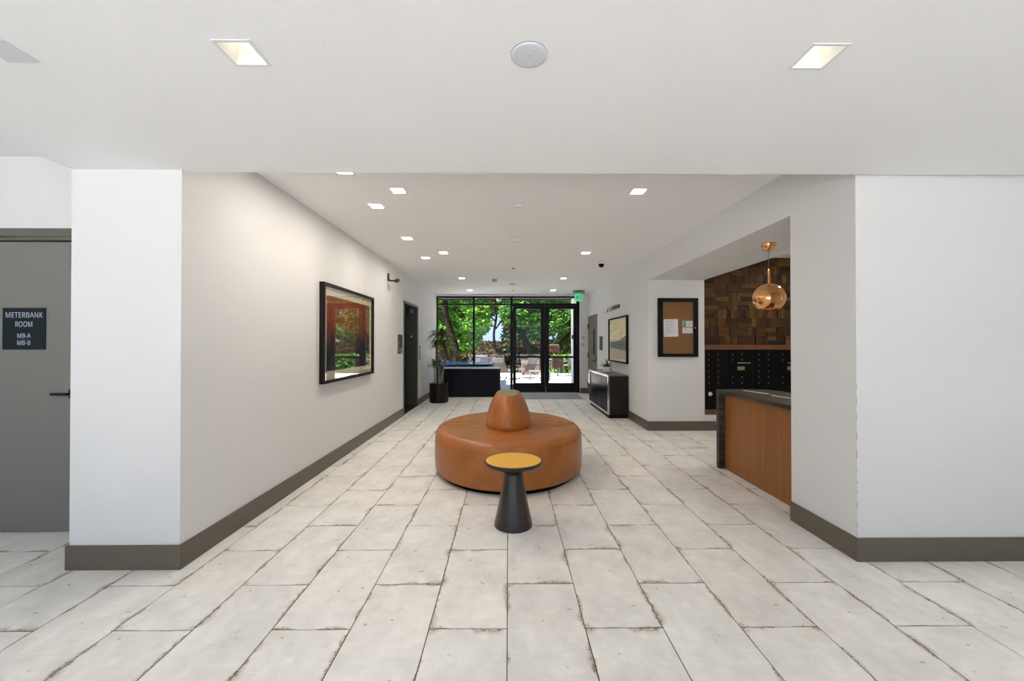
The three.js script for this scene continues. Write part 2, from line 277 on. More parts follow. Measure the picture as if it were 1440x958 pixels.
{ // plain plate and round speaker in the low ceiling
  const p = tag(obj('cover_plate', [bx(-1.924, -1.802, SOF - 0.004, SOF, -1.584, -1.466, 0.0015), cyl(0.003, 0.003, 0.002, -1.885, SOF - 0.0055, -1.575, 10)], M.plateGrey), 'blank square grey plate in the low ceiling at the far left', 'plate');
  const s = thing('ceiling_speaker', 'round pale grey speaker in the low front ceiling', 'speaker', [0.077, SOF, -1.527]);
  obj('grille', lathe([[0, -0.008], [0.058, -0.0075], [0.0665, -0.005], [0.0685, 0], [0, 0]], 48), M.plateGrey, s);
  obj('logo_dot', cyl(0.0016, 0.0016, 0.001, 0, -0.0088, 0.004, 10), M.black, s);
  const disc = (label, name, x, z, r, h, cat, mat = M.white) => { const t = thing(name, label, cat, [x, CEIL, z]); obj('cover', lathe([[0, -h], [r * 0.55, -h], [r * 0.72, -h * 0.8], [r * 0.95, -h * 0.35], [r, 0], [0, 0]], 32), mat, t); obj('center_cap', lathe([[0, -h - 0.006], [r * 0.3, -h - 0.004], [r * 0.36, -h + 0.002], [0, -h + 0.002]], 24), M.plateGrey, t); return t; };
  disc('small round white detector in the near lobby ceiling', 'smoke_detector', 0.091, -4.085, 0.05, 0.022, 'detector');
  disc('wide round white detector in the middle lobby ceiling above the bench', 'smoke_detector', 0.084, -5.44, 0.092, 0.028, 'detector');
  disc('tiny round sprinkler cover on the ceiling past the wide detector', 'sprinkler_cover', 0.092, -7.53, 0.032, 0.012, 'sprinkler', M.bronze);
  disc('grey domed detector hanging lowest from the far ceiling, left of centre', 'smoke_detector', -0.297, -8.85, 0.058, 0.06, 'detector', std('#a8a49c', 0.5));
  disc('flat round cover on the far ceiling in front of the doors', 'smoke_detector', 0.093, -9.54, 0.075, 0.012, 'detector', std('#9a958d', 0.6));
  disc('tiny dark sprinkler on the ceiling nearest the glass doors', 'sprinkler_cover', 0.112, -10.7, 0.032, 0.014, 'sprinkler', M.bronze);
  const d = thing('dome_camera', 'black domed security camera on the ceiling at the right', 'camera', [1.574, CEIL, -6.91]);
  obj('mount', lathe([[0, -0.04], [0.05, -0.04], [0.058, -0.03], [0.058, 0], [0, 0]], 32), M.white, d);
  obj('dome', lathe([[0, -0.098], [0.022, -0.094], [0.04, -0.078], [0.047, -0.056], [0.047, -0.04], [0, -0.04]], 32), M.blackGloss, d);
}

// ---------------------------------------------------------------- meter room door
{
  const f = struct('door_1', [bx(-4.2, -4.14, 0, 2.25, -3.1, -3.04, 0.003), bx(-3.15, -3.09, 0, 2.25, -3.1, -3.04, 0.003), bx(-4.14, -3.15, 2.19, 2.25, -3.1, -3.04, 0.003), bx(-4.14, -3.15, 2.165, 2.19, -3.1, -3.058), bx(-4.14, -4.125, 0, 2.165, -3.1, -3.058), bx(-3.165, -3.15, 0, 2.165, -3.1, -3.058)], M.greyFrame, 'grey steel frame of the meter room door');
  obj('door_leaf', bx(-4.122, -3.168, 0.008, 2.155, -3.112, -3.067, 0.002), M.greyDoor, f);
  const dark = std('#17181a', 0.35, 0.6);
  obj('handle', [bx(-3.26, -3.215, 0.99, 1.06, -3.067, -3.059, 0.003), rod([-3.237, 1.026, -3.062], [-3.237, 1.026, -3.02], 0.009), bx(-3.352, -3.228, 1.016, 1.036, -3.03, -3.014, 0.006)], dark, f);
  const s = thing('room_sign', 'dark square METERBANK ROOM sign on the grey door', 'sign', [-3.592, 1.508, -3.067]);
  const t = canvas(512, 512, (c, w, h) => {
    c.fillStyle = '#1d262d'; c.fillRect(0, 0, w, h); c.fillStyle = '#b9c4d2'; c.strokeStyle = '#b9c4d2'; c.lineWidth = 1.5; c.textAlign = 'center';
    const line = (txt, y, cap, width) => { c.font = `${Math.round(cap / 0.72)}px sans-serif`; const m = c.measureText(txt).width; c.save(); c.translate(w / 2, y); c.scale(width / m, 1); c.fillText(txt, 0, 0); c.restore(); };
    line('METERBANK', 118, 66, 450); line('ROOM', 232, 66, 216); line('MB-A', 368, 55, 166); line('MB-B', 456, 55, 166);
  });
  obj('plate', bx(-0.158, 0.158, -0.155, 0.155, 0, 0.005, 0.001), dull('#18212a', 0.5, 0.3), s);
  const pg = new THREE.PlaneGeometry(0.314, 0.308); pg.translate(0, 0, 0.0056); obj('lettering', pg, dull('#ffffff', 0.6, 0.3, { map: t }), s);
}

// ---------------------------------------------------------------- storefront and glass doors
{
  const z0 = -11.7, z1 = ZWIN;
  const w1 = struct('window_1', [bx(-2.056, -2.006, 0, 2.735, z0, z1, 0.003), bx(-1.012, -0.958, 0.07, 2.69, z0, z1, 0.003), bx(0.052, 0.125, 0, 2.735, z0, z1, 0.003), bx(-2.006, 0.052, 2.69, 2.735, z0, z1, 0.003), bx(-2.006, -1.012, 2.485, 2.522, z0, z1, 0.003), bx(-0.958, 0.052, 2.485, 2.522, z0, z1, 0.003), bx(-2.006, 0.052, 0, 0.07, z0, z1, 0.003)], M.frameDark, 'black framed glazing left of the doors');
  for (const [a, b] of [[-2.006, -1.012], [-0.958, 0.052]]) { obj('pane', bx(a, b, 0.07, 2.485, -11.655, -11.651), M.glassOut, w1); obj('pane', bx(a, b, 2.522, 2.69, -11.655, -11.651), M.glassOut, w1); }
  const w2 = struct('window_2', [bx(0.125, 1.94, 2.69, 2.735, z0, z1, 0.003), bx(0.125, 1.94, 2.455, 2.535, z0, z1, 0.003), bx(1.94, 2.016, 0, 2.735, z0, z1, 0.003)], M.frameDark, 'black frame and transom over the doors');
  obj('pane', bx(0.125, 1.94, 2.535, 2.69, -11.655, -11.651), M.glassOut, w2);
  struct('trim_2', bx(0.125, 1.94, -0.002, 0.012, -11.72, -11.58, 0.003), M.steel, 'metal door threshold');
  const leaf = (name, a, b, ga, gb, label, hingeLeft) => {
    const d = struct(name, [bx(a, ga, 0.015, 2.45, z0 + 0.02, z1, 0.003), bx(gb, b, 0.015, 2.45, z0 + 0.02, z1, 0.003), bx(ga, gb, 2.377, 2.45, z0 + 0.02, z1, 0.003), bx(ga, gb, 0.015, 0.272, z0 + 0.02, z1, 0.003)], M.frameDark, label);
    obj('pane', bx(ga, gb, 0.272, 2.377, -11.648, -11.643), M.glassOut, d);
    obj('push_bar', [bx(ga - 0.03, gb + 0.03, 0.99, 1.036, z1 + 0.035, z1 + 0.075, 0.01), bx(ga - 0.05, ga, 0.98, 1.046, z1, z1 + 0.05, 0.006), bx(gb, gb + 0.05, 0.98, 1.046, z1, z1 + 0.05, 0.006)], M.black, d);
    for (const y of [0.3, 1.2, 2.2]) obj('hinge', cyl(0.009, 0.009, 0.1, hingeLeft ? a + 0.006 : b - 0.006, y, z1 + 0.006, 10), M.black, d);
    obj('door_closer', [bx(hingeLeft ? a + 0.09 : b - 0.35, hingeLeft ? a + 0.35 : b - 0.09, 2.39, 2.44, z1, z1 + 0.05, 0.006)], M.black, d);
    return d;
  };
  leaf('door_2', 0.13, 1.03, 0.216, 0.915, 'left black framed glass exit door', true);
  const d3 = leaf('door_3', 1.036, 1.935, 1.153, 1.851, 'right black framed glass exit door', false);
  obj('steel_rod', [rod([1.06, 0.16, z1 + 0.02], [1.06, 0.02, z1 + 0.03], 0.007), bx(1.045, 1.075, 0.0, 0.02, z1 + 0.01, z1 + 0.05, 0.004)], M.steel, d3);  // short steel rod with a small foot at the meeting stiles
  // mat
  const matTex = tex(256, 256, (u, v) => { const k = 120 + 60 * noise(u * 120, v * 120, 91) + 20 * fbm(u * 8, v * 8, 92, 3); return [k, k * 1.02, k * 1.06]; }, true, 2, 2);
  const m = thing('door_mat', 'grey entrance mat lying before the glass doors', 'mat', [0, 0, 0]);
  obj('pile', bx(0.19, 1.86, 0, 0.009, -11.3, -10.29, 0.003), std('#ffffff', 0.95, 0, { map: matTex }), m);
  obj('border', [bx(0.17, 1.88, 0, 0.006, -10.29, -10.27), bx(0.17, 1.88, 0, 0.006, -11.32, -11.3), bx(0.17, 0.19, 0, 0.006, -11.3, -10.29), bx(1.86, 1.88, 0, 0.006, -11.3, -10.29)], std('#4a4d52', 0.9), m);
}
// ---------------------------------------------------------------- elevator recess
{
  const dark = std('#34382f', 0.5), fr = std('#77736a', 0.4, 0.4);
  const d = struct('door_4', [bx(-2.5, -2.3, 0, 2.4, -9.3, -7.85), bx(-2.3, -2.042, 0, 2.206, -9.3, -9.164), bx(-2.3, -2.042, 0, 2.206, -7.971, -7.85), bx(-2.3, -2.042, 2.2, 2.3, -9.3, -7.85)], dark, 'dark elevator entrance with deep jambs');
  obj('door_frame', [bx(-2.06, -2.026, 0, 2.235, -7.99, -7.945, 0.003), bx(-2.06, -2.026, 0, 2.235, -9.2, -9.165, 0.003), bx(-2.06, -2.026, 2.19, 2.235, -9.165, -7.99, 0.003)], fr, d);
  for (const z of [-8.56, -9.16]) obj('door_leaf', bx(-2.3, -2.285, 0.005, 2.2, z, z + 0.585), std('#26282a', 0.35, 0.7), d);
  obj('sill', bx(-2.3, -2.04, 0, 0.004, -9.17, -7.965), std('#4a463d', 0.4, 0.7), d);
  const la = thing('elevator_lantern', 'small square arrow lantern at the top of the dark elevator jamb', 'lantern', [-2.166, 2.12, -9.164]);
  obj('plate', bx(-0.052, 0.052, -0.055, 0.055, 0, 0.008, 0.002), std('#70757d', 0.5), la);
  for (const s of [-1, 1]) { const sh = new THREE.Shape(); sh.moveTo(-0.024, 0.006 * s); sh.lineTo(0.024, 0.006 * s); sh.lineTo(0, 0.034 * s); const g = flat(new THREE.ExtrudeGeometry(sh, { depth: 0.003, bevelEnabled: false })); g.translate(0, 0.002 * s, 0.008); obj('arrow', g, std('#aab4c4', 0.4), la); }
  const fp = thing('floor_plate', 'tiny pale floor marker on the dark elevator jamb', 'plate', [-2.168, 1.551, -9.164]);
  obj('disc', (() => { const g = cyl(0.022, 0.022, 0.006, 0, 0, 0, 20); g.rotateX(Math.PI / 2); return g; })(), std('#c9c9c2', 0.4, 0.3), fp);
  // call plate, left of the elevator
  const cp = thing('elevator_notice', 'tall metal call panel with dark plaques left of the elevator', 'panel', [XL, 1.385, -7.71]);
  obj('backplate', bx(0, 0.006, -0.18, 0.18, -0.165, 0.165, 0.002), std('#6d685e', 0.4, 0.4), cp);
  obj('plaque', bx(0.006, 0.011, -0.06, 0.16, -0.14, 0.04, 0.001), std('#2b2b29', 0.5), cp);
  obj('plaque', bx(0.006, 0.011, -0.16, -0.08, -0.14, 0.04, 0.001), std('#8b877b', 0.5), cp);
  for (const y of [-0.11, 0.02]) { const g = cyl(0.02, 0.02, 0.012, 0, 0, 0, 20); g.rotateZ(-Math.PI / 2); g.translate(0.005, y, 0.1); obj('call_button', g, M.steel, cp); }
  const tp = thing('door_station', 'slim grey wall panel between the elevator and the palm', 'panel', [XL, 1.18, -9.39]);
  obj('backplate', bx(0, 0.012, -0.17, 0.17, -0.055, 0.055, 0.003), std('#8f8a80', 0.5), tp);
  obj('screen', bx(0.012, 0.014, 0.02, 0.13, -0.035, 0.035), std('#a79d90', 0.4), tp);
  // camera on an angle bracket
  const wc = thing('wall_camera', 'small dark camera on an angled arm high on the left wall', 'camera', [XL, 2.5, -6.93]);
  obj('wall_plate', bx(0, 0.018, -0.045, 0.085, -0.035, 0.035, 0.004), std('#2a241c', 0.5), wc);
  obj('arm', [rod([0.01, -0.025, 0], [0.07, -0.045, 0.02], 0.014), rod([0.07, -0.045, 0.02], [0.13, -0.04, 0.02], 0.013)], std('#2a241c', 0.5), wc);
  obj('camera_body', (() => { const g = bx(-0.028, 0.028, -0.026, 0.026, -0.07, 0.07, 0.012); g.rotateY(0.5); g.translate(0.16, -0.042, 0.02); return g; })(), std('#221d16', 0.45), wc);
}
// ---------------------------------------------------------------- framed pictures
{
  const art = canvas(1024, 640, (c, w, h) => {
    const g = c.createLinearGradient(0, 0, 0, h); g.addColorStop(0, '#a8431f'); g.addColorStop(0.35, '#7d3a24'); g.addColorStop(0.7, '#34323a'); g.addColorStop(1, '#262c3a'); c.fillStyle = g; c.fillRect(0, 0, w, h);
    for (let i = 0; i < 900; i++) { const x = rnd() * w, y = rnd() * h * 0.25, l = h * rr(0.12, 0.6), q = rnd(); c.globalAlpha = rr(0.15, 0.6); c.fillStyle = pick(['#d8501c', '#9e2a12', '#e8803e', '#3a1c16', '#c23c1a', '#f0a868', '#46302a']); c.fillRect(x, y, rr(1, 7), l); }
    for (let i = 0; i < 260; i++) { c.globalAlpha = rr(0.06, 0.2); c.fillStyle = pick(['#16202c', '#2a3440', '#4a5a4a', '#0f141c', '#6a4a30']); c.fillRect(rnd() * w, h * rr(0.35, 0.9), rr(4, 40), h * rr(0.1, 0.4)); }
    c.globalAlpha = 1;
  });
  const gl = phys({ color: '#ffffff', transmission: 1, roughness: 0.02, thickness: 0, ior: 2.0 });
  const fm = dull('#120e0c', 0.45, 0.5), mat = std('#f2e8cc', 0.9);
  const p = thing('framed_picture', 'large black framed abstract picture with red streaks on the left wall', 'picture', [XL, 1.513, -5.245]);
  const hw = 0.82, hh = 0.556;                               // half the length along the wall, half the height
  obj('frame', [bx(0, 0.055, -hh, -hh + 0.034, -hw, hw, 0.002), bx(0, 0.055, hh - 0.034, hh, -hw, hw, 0.002), bx(0, 0.055, -hh + 0.034, hh - 0.034, -hw, -hw + 0.034, 0.002), bx(0, 0.055, -hh + 0.034, hh - 0.034, hw - 0.034, hw, 0.002)], fm, p);
  obj('mat_board', bx(0.004, 0.022, -hh + 0.03, hh - 0.03, -hw + 0.03, hw - 0.03), mat, p);
  const pr = new THREE.PlaneGeometry(1.4, 0.85); pr.rotateY(Math.PI / 2); pr.translate(0.0235, 0, 0); obj('print', pr, std('#ffffff', 0.6, 0, { map: art }), p);
  obj('glazing', bx(0.036, 0.038, -hh + 0.03, hh - 0.03, -hw + 0.03, hw - 0.03), gl, p);

  const land = canvas(768, 512, (c, w, h) => {
    const g = c.createLinearGradient(0, 0, 0, h); g.addColorStop(0, '#efe6bd'); g.addColorStop(0.45, '#f4e9c2'); g.addColorStop(0.6, '#aab6b0'); g.addColorStop(1, '#d0b8a6'); c.fillStyle = g; c.fillRect(0, 0, w, h);
    for (let i = 0; i < 160; i++) { c.globalAlpha = 0.1; c.fillStyle = pick(['#c8b46a', '#efe6c4', '#b8a878']); c.beginPath(); c.ellipse(rnd() * w, rnd() * h * 0.5, rr(20, 110), rr(6, 26), 0, 0, 7); c.fill(); }
    c.globalAlpha = 0.55; c.fillStyle = '#4a5654'; c.beginPath(); c.moveTo(0, h * 0.7); c.lineTo(0, h * 0.55); for (let i = 0; i <= 24; i++) c.lineTo(w * i / 24, h * (0.56 - 0.2 * Math.pow(i / 24, 3) + 0.03 * fbm(i * 0.6, 3, 9, 3) - 0.02)); c.lineTo(w, h * 0.78); c.closePath(); c.fill();
    for (let i = 0; i < 260; i++) { c.globalAlpha = 0.16; c.fillStyle = pick(['#33403f', '#5d6c6a', '#7b8a8a', '#2b3330']); c.fillRect(rnd() * w, h * rr(0.52, 0.74), rr(10, 90), rr(3, 12)); }
    for (let i = 0; i < 200; i++) { c.globalAlpha = 0.14; c.fillStyle = pick(['#a9866f', '#c9b6a6', '#8a7466', '#d6c8b8']); c.fillRect(rnd() * w, h * rr(0.74, 1), rr(20, 140), rr(2, 8)); }
    c.globalAlpha = 1;
  });
  const q = thing('framed_picture', 'black framed misty landscape picture above the black console', 'picture', [XR, 1.472, -8.31]);
  const w2 = 0.69, h2 = 0.46, fm2 = dull('#0d0a08', 0.5);
  obj('frame', [bx(-0.045, 0, -h2, -h2 + 0.03, -w2, w2, 0.002), bx(-0.045, 0, h2 - 0.03, h2, -w2, w2, 0.002), bx(-0.045, 0, -h2 + 0.03, h2 - 0.03, -w2, -w2 + 0.03, 0.002), bx(-0.045, 0, -h2 + 0.03, h2 - 0.03, w2 - 0.03, w2, 0.002)], fm2, q);
  obj('mat_board', bx(-0.018, -0.004, -h2 + 0.025, h2 - 0.025, -w2 + 0.025, w2 - 0.025), std('#e6dfcc', 0.9), q);
  const p2 = new THREE.PlaneGeometry(1.24, 0.78); p2.rotateY(-Math.PI / 2); p2.translate(-0.0195, 0, 0); obj('print', p2, std('#ffffff', 0.8, 0, { map: land }), q);
}
// ---------------------------------------------------------------- oval leather bench
{
  const A = 0.818, B = 0.965, SEAT = 0.478, cz = -4.685;
  const t = thing('oval_bench', 'oval tan leather lobby bench with a tapering backrest in the middle', 'bench', [0, 0, cz]);
  const plinth = []; { const g = lathe([[0, 0], [0.93, 0], [0.93, 0.06], [0, 0.06]], 72); g.scale(A, 1, B); plinth.push(g); } obj('plinth', plinth, M.black, t);
  // one half of the seat: an outline along half an ellipse and back along the seam, carried up a rounded profile
  function half(sign) {
    const out = [], NA = 60, NS = 24, gap = 0.003;
    for (let i = 0; i <= NA; i++) { const a = Math.PI * i / NA, x = -Math.cos(a) * A, z = Math.sin(a) * (B - gap) + gap; let nx = -Math.cos(a) / A, nz = Math.sin(a) / B; const l = Math.hypot(nx, nz); out.push({ x, z, nx: nx / l, nz: nz / l, r: 0.085 }); }
    for (let i = 1; i < NS; i++) { const u = i / NS; out.push({ x: A - 2 * A * u, z: gap, nx: 0, nz: -1, r: 0.02 }); }
    const N = out.length, prof = [];
    for (let k = 0; k <= 4; k++) { const a = Math.PI / 2 * k / 4; prof.push([0.03 * (1 - Math.sin(a)), 0.042 + 0.03 * (1 - Math.cos(a)), 0]); }
    prof.push([-0.006, 0.2, 0], [-0.004, 0.32, 0]);
    for (let k = 0; k <= 8; k++) { const a = Math.PI / 2 * k / 8; prof.push([1 - Math.cos(a), 1 - Math.sin(a), 1]); }
    const P = [], I = [], ring = [];
    for (const [ins, y, rounded] of prof) { ring.push(P.length / 3); for (const o of out) { const q = rounded ? o.r * ins : ins * (o.r > 0.05 ? 1 : 0), h = rounded ? SEAT - o.r * y : y; let px = o.x - o.nx * q, pz = o.z - o.nz * q; pz = Math.max(pz, gap + (rounded ? 0.012 * ins : 0)); P.push(px, h, pz); } }
    for (let r = 0; r + 1 < ring.length; r++) for (let i = 0; i < N; i++) { const j = (i + 1) % N, a = ring[r] + i, b = ring[r] + j, c = ring[r + 1] + i, d = ring[r + 1] + j; I.push(a, c, b, b, c, d); }
    const last = ring[ring.length - 1];                          // the top, in three rings towards the middle of the half, slightly crowned
    let prev = last; for (const s of [0.7, 0.4, 0.15]) { const at = P.length / 3; for (let i = 0; i < N; i++) { const x = P[(last + i) * 3], z = P[(last + i) * 3 + 2]; P.push(x * s, SEAT + 0.006 * (1 - s), 0.4 + (z - 0.4) * s); } for (let i = 0; i < N; i++) { const j = (i + 1) % N; I.push(prev + i, at + i, prev + j, prev + j, at + i, at + j); } prev = at; }
    const mid = P.length / 3; P.push(0, SEAT + 0.006, 0.4); for (let i = 0; i < N; i++) I.push(prev + i, mid, prev + (i + 1) % N);
    const b0 = P.length / 3; P.push(0, 0.042, 0.4); for (let i = 0; i < N; i++) I.push(b0, ring[0] + i, ring[0] + (i + 1) % N);
    const g = new THREE.BufferGeometry(); g.setAttribute('position', new THREE.Float32BufferAttribute(P, 3)); g.setIndex(I); g.computeVertexNormals(); if (sign < 0) g.rotateY(Math.PI);
    return uvBox(flat(g));
  }
  obj('seat_half', half(1), M.leather, t).userData.label = 'front half of the seat';
  obj('seat_half', half(-1), M.leather, t).userData.label = 'rear half of the seat';
  const prof = [[0.0, 0.955], [0.012, 0.985], [0.045, 1.0], [0.09, 0.982], [0.14, 0.945], [0.21, 0.862], [0.27, 0.762], [0.32, 0.655], [0.352, 0.565], [0.361, 0.535]];
  const ringsP = [], I = [], N = 72, P = [];
  for (const [y, k] of prof) { for (let i = 0; i < N; i++) { const a = 2 * Math.PI * i / N, sx = 0.25 * k, sz = 0.25 * k + 0.2 * (0.55 + 0.45 * k); P.push(Math.cos(a) * sx, SEAT + y, Math.sin(a) * sz); } ringsP.push(0); }
  for (let r = 0; r + 1 < prof.length; r++) for (let i = 0; i < N; i++) { const j = (i + 1) % N, a = r * N + i, b = r * N + j; I.push(a, a + N, b, b, a + N, b + N); }
  const g = new THREE.BufferGeometry(); g.setAttribute('position', new THREE.Float32BufferAttribute(P, 3)); g.setIndex(I); g.computeVertexNormals();
  obj('backrest', uvBox(flat(g)), M.leather, t);
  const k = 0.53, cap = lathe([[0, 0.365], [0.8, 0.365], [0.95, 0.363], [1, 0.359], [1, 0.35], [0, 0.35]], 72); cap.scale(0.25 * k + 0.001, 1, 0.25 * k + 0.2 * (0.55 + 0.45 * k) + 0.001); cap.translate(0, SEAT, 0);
  obj('backrest_top', uvBox(cap), phys({ color: '#94875a', roughness: 0.4, bumpMap: leatherBump, bumpScale: 0.001 }), t).userData.label = 'top of the backrest, outdoor reflection put into its olive tan colour';  // leather top tinted olive, the grazing outdoor reflection put into its colour
  const seam = new THREE.TorusGeometry(1, 0.006, 6, 90); seam.rotateX(Math.PI / 2); seam.scale(0.25 * k, 0.7, 0.25 * k + 0.2 * (0.55 + 0.45 * k)); seam.translate(0, SEAT + 0.36, 0); obj('piping', flat(seam), std('#b5a67c', 0.5), t);
}
// ---------------------------------------------------------------- side table
{
  const t = thing('side_table', 'small round side table with mustard top and dark flared base before the bench', 'table', [0.038, 0, -3.158]);
  obj('base', lathe([[0, 0], [0.141, 0], [0.1465, 0.004], [0.147, 0.014], [0.13, 0.09], [0.109, 0.19], [0.09, 0.29], [0.074, 0.38], [0.064, 0.44], [0, 0.44]], 64), M.darkBase, t);
  obj('tabletop', lathe([[0, 0.438], [0.07, 0.438], [0.14, 0.447], [0.19, 0.46], [0.214, 0.474], [0.222, 0.487], [0.2235, 0.497], [0.2205, 0.503], [0.214, 0.5035], [0.2125, 0.5], [0, 0.5]], 72), std('#29231f', 0.42), t);
  obj('inlay', (() => { const g = cyl(0.2125, 0.2125, 0.003, 0, 0.4985, 0, 64); return uvBox(g); })(), M.mustard, t);
}
// ---------------------------------------------------------------- console, plant pots, cabinet
{
  const t = thing('console', 'low black console with chrome front edging against the right wall', 'cabinet', [1.85, 0, -7.595]);
  const dark = dull('#1f1b17', 0.45, 0.5), chrome = std('#d9d6cf', 0.16, 1), L = 1.8, D = 0.385;   // runs along -z
  obj('plinth', bx(0.03, D, 0, 0.07, -L + 0.03, -0.03), M.black, t);
  obj('side_panel', bx(0.03, D, 0.07, 0.785, -0.03, 0, 0.002), dark, t); obj('side_panel', bx(0.03, D, 0.07, 0.785, -L, -L + 0.03, 0.002), dark, t);
  obj('top', bx(0.02, D, 0.785, 0.81, -L, 0, 0.003), std('#6a6259', 0.25), t);
  obj('back_panel', bx(D - 0.02, D, 0.07, 0.785, -L + 0.03, -0.03), dark, t); obj('bottom_panel', bx(0.03, D - 0.02, 0.07, 0.1, -L + 0.03, -0.03), dark, t);
  obj('edging', [bx(0, 0.03, 0.765, 0.81, -L, 0, 0.002), bx(0, 0.03, 0.07, 0.115, -L, 0, 0.002), bx(0, 0.03, 0.115, 0.765, -0.045, 0, 0.002), bx(0, 0.03, 0.115, 0.765, -L, -L + 0.045, 0.002)], chrome, t);
  for (let k = 0; k < 3; k++) { const a = -0.046 - k * 0.57; obj('door', bx(0.02, 0.034, 0.118, 0.762, a - 0.564, a - 0.003, 0.002), M.blackGloss, t); }
  // agave in a mirrored bowl
  const p = thing('potted_agave', 'small spiky green agave in a silver pot on the console', 'potted plant', [2.012, 0.81, -8.3]); p.scale.setScalar(1.3);
  obj('pot', lathe([[0, 0], [0.05, 0], [0.062, 0.01], [0.072, 0.06], [0.07, 0.088], [0.066, 0.086], [0.064, 0.07], [0, 0.07]], 32), std('#dcdcd8', 0.3, 0.2), p);
  const leafGeo = (len, w, droop) => { const P = [], I = [], n = 7; for (let i = 0; i <= n; i++) { const u = i / n, ww = w * Math.pow(1 - u, 0.7) * (0.6 + 1.2 * u * (1 - u) * 2), y = len * u * Math.cos(droop * u), x = len * u * Math.sin(droop * u); P.push(x, y, -ww, x - ww * 0.5, y + 0.1 * ww, 0, x, y, ww); } for (let i = 0; i < n; i++) for (const k of [0, 1]) { const a = i * 3 + k; I.push(a, a + 3, a + 1, a + 1, a + 3, a + 4); } const g = new THREE.BufferGeometry(); g.setAttribute('position', new THREE.Float32BufferAttribute(P, 3)); g.setIndex(I); g.computeVertexNormals(); return uvBox(flat(g)); };
  const lg = [leafGeo(0.17, 0.018, 0.25), leafGeo(0.15, 0.02, 0.5), leafGeo(0.13, 0.018, 0.4)], lm = ['#5d7040', '#6d8048', '#495c36'].map((c) => std(c, 0.55, 0, { side: THREE.DoubleSide }));
  for (let i = 0; i < 24; i++) { const l = obj('leaf', pick(lg), pick(lm), p); l.position.set(0, 0.065, 0); l.rotation.order = 'YXZ'; l.rotation.set(0, i * 2.4, -rr(0.05, 1.15)); }
  // navy fluted cabinet beneath the window
  const c = thing('window_cabinet', 'dark navy fluted cabinet with a pale top under the left window', 'cabinet', [-0.957, 0, -10.64]);
  const navy = dull('#070b18', 0.45, 0.4), W = 0.745;
  obj('plinth', bx(-W + 0.02, W - 0.02, 0, 0.04, -0.53, -0.02), M.black, c);
  obj('carcass', bx(-W, W, 0.04, 0.735, -0.55, -0.016, 0.002), navy, c);
  obj('top', bx(-W - 0.005, W + 0.005, 0.735, 0.757, -0.555, 0.004, 0.003), std('#b9bdc6', 0.3), c);
  for (let k = 0; k < 4; k++) { const a = -W + 0.006 + k * (W - 0.003) / 2, b = a + (W - 0.003) / 2 - 0.006, n = 9, w = (b - a) / n, g = [bx(a, b, 0.046, 0.73, -0.016, -0.006)]; for (let i = 0; i < n; i++) g.push(bx(a + i * w + 0.006, a + (i + 1) * w - 0.006, 0.05, 0.726, -0.006, 0.004, 0.004)); obj('fluted_door', g, navy, c); }
  // dragon palm
  const d = thing('potted_palm', 'tall dracaena palm in a round black pot by the left window', 'potted plant', [-1.655, 0, -9.752]);
  obj('pot', lathe([[0, 0], [0.205, 0], [0.216, 0.01], [0.222, 0.05], [0.222, 0.445], [0.217, 0.452], [0.208, 0.45], [0.206, 0.41], [0, 0.41]], 48), dull('#150f0d', 0.4, 0.6), d);
  obj('soil', cyl(0.206, 0.206, 0.02, 0, 0.395, 0, 32), std('#2e241b', 0.95), d);
  const strap = (len, w, arch) => { const P = [], I = [], n = 9; let x = 0, y = 0, a = 0.2; for (let i = 0; i <= n; i++) { const u = i / n, ww = w * (u < 0.15 ? 0.5 + u * 3.3 : 1 - Math.pow((u - 0.15) / 0.85, 2)); P.push(x, y, -ww, x, y - ww * 0.3, 0, x, y, ww); const s = len / n; x += Math.sin(a) * s; y += Math.cos(a) * s; a += arch / n; } for (let i = 0; i < n; i++) for (const k of [0, 1]) { const q = i * 3 + k; I.push(q, q + 3, q + 1, q + 1, q + 3, q + 4); } const g = new THREE.BufferGeometry(); g.setAttribute('position', new THREE.Float32BufferAttribute(P, 3)); g.setIndex(I); g.computeVertexNormals(); return uvBox(flat(g)); };
  const sg = [strap(0.46, 0.022, 2.3), strap(0.42, 0.023, 2.7), strap(0.38, 0.02, 1.8), strap(0.5, 0.022, 2.5)], sm_ = ['#5c6530', '#747a3e', '#434e26', '#8a8a4c'].map((q) => phys({ color: q, roughness: 0.5, side: THREE.DoubleSide, transmission: 0.3, thickness: 0 }));
  const bark = std('#8c8068', 0.85);
  const canes = [ // base offset, tip offset, leaves
    [[-0.06, 0.02], [-0.07, 1.42, 0.02], 54], [[-0.02, -0.06], [0.04, 1.62, -0.02], 88], [[0.04, 0.06], [0.25, 1.14, 0.06], 76], [[0.09, -0.04], [0.12, 1.36, -0.06], 56], [[-0.11, -0.02], [-0.1, 0.95, 0.08], 40]];
  for (const [[bx0, bz0], [tx, ty, tz], n] of canes) {
    const cane = obj('cane', taper([[bx0, 0.4, bz0], [bx0 + 0.25 * (tx - bx0), 0.4 + 0.4 * (ty - 0.4), bz0], [bx0 + 0.6 * (tx - bx0), 0.4 + 0.75 * (ty - 0.4), (bz0 + tz) / 2], [tx, ty, tz]], [0.017, 0.014, 0.012, 0.01], 14, 8), bark, d);
    for (let i = 0; i < n; i++) { const l = obj('leaf', pick(sg), pick(sm_), cane); l.position.set(tx, ty - rr(0, 0.16), tz); l.rotation.order = 'YXZ'; l.rotation.set(rr(-0.2, 0.2), i * 2.39996 + rr(-0.2, 0.2), -rr(-0.1, 0.75)); const s = rr(0.8, 1.15); l.scale.setScalar(s * (tx < -0.05 ? 0.66 : 0.95)); }
  }
}
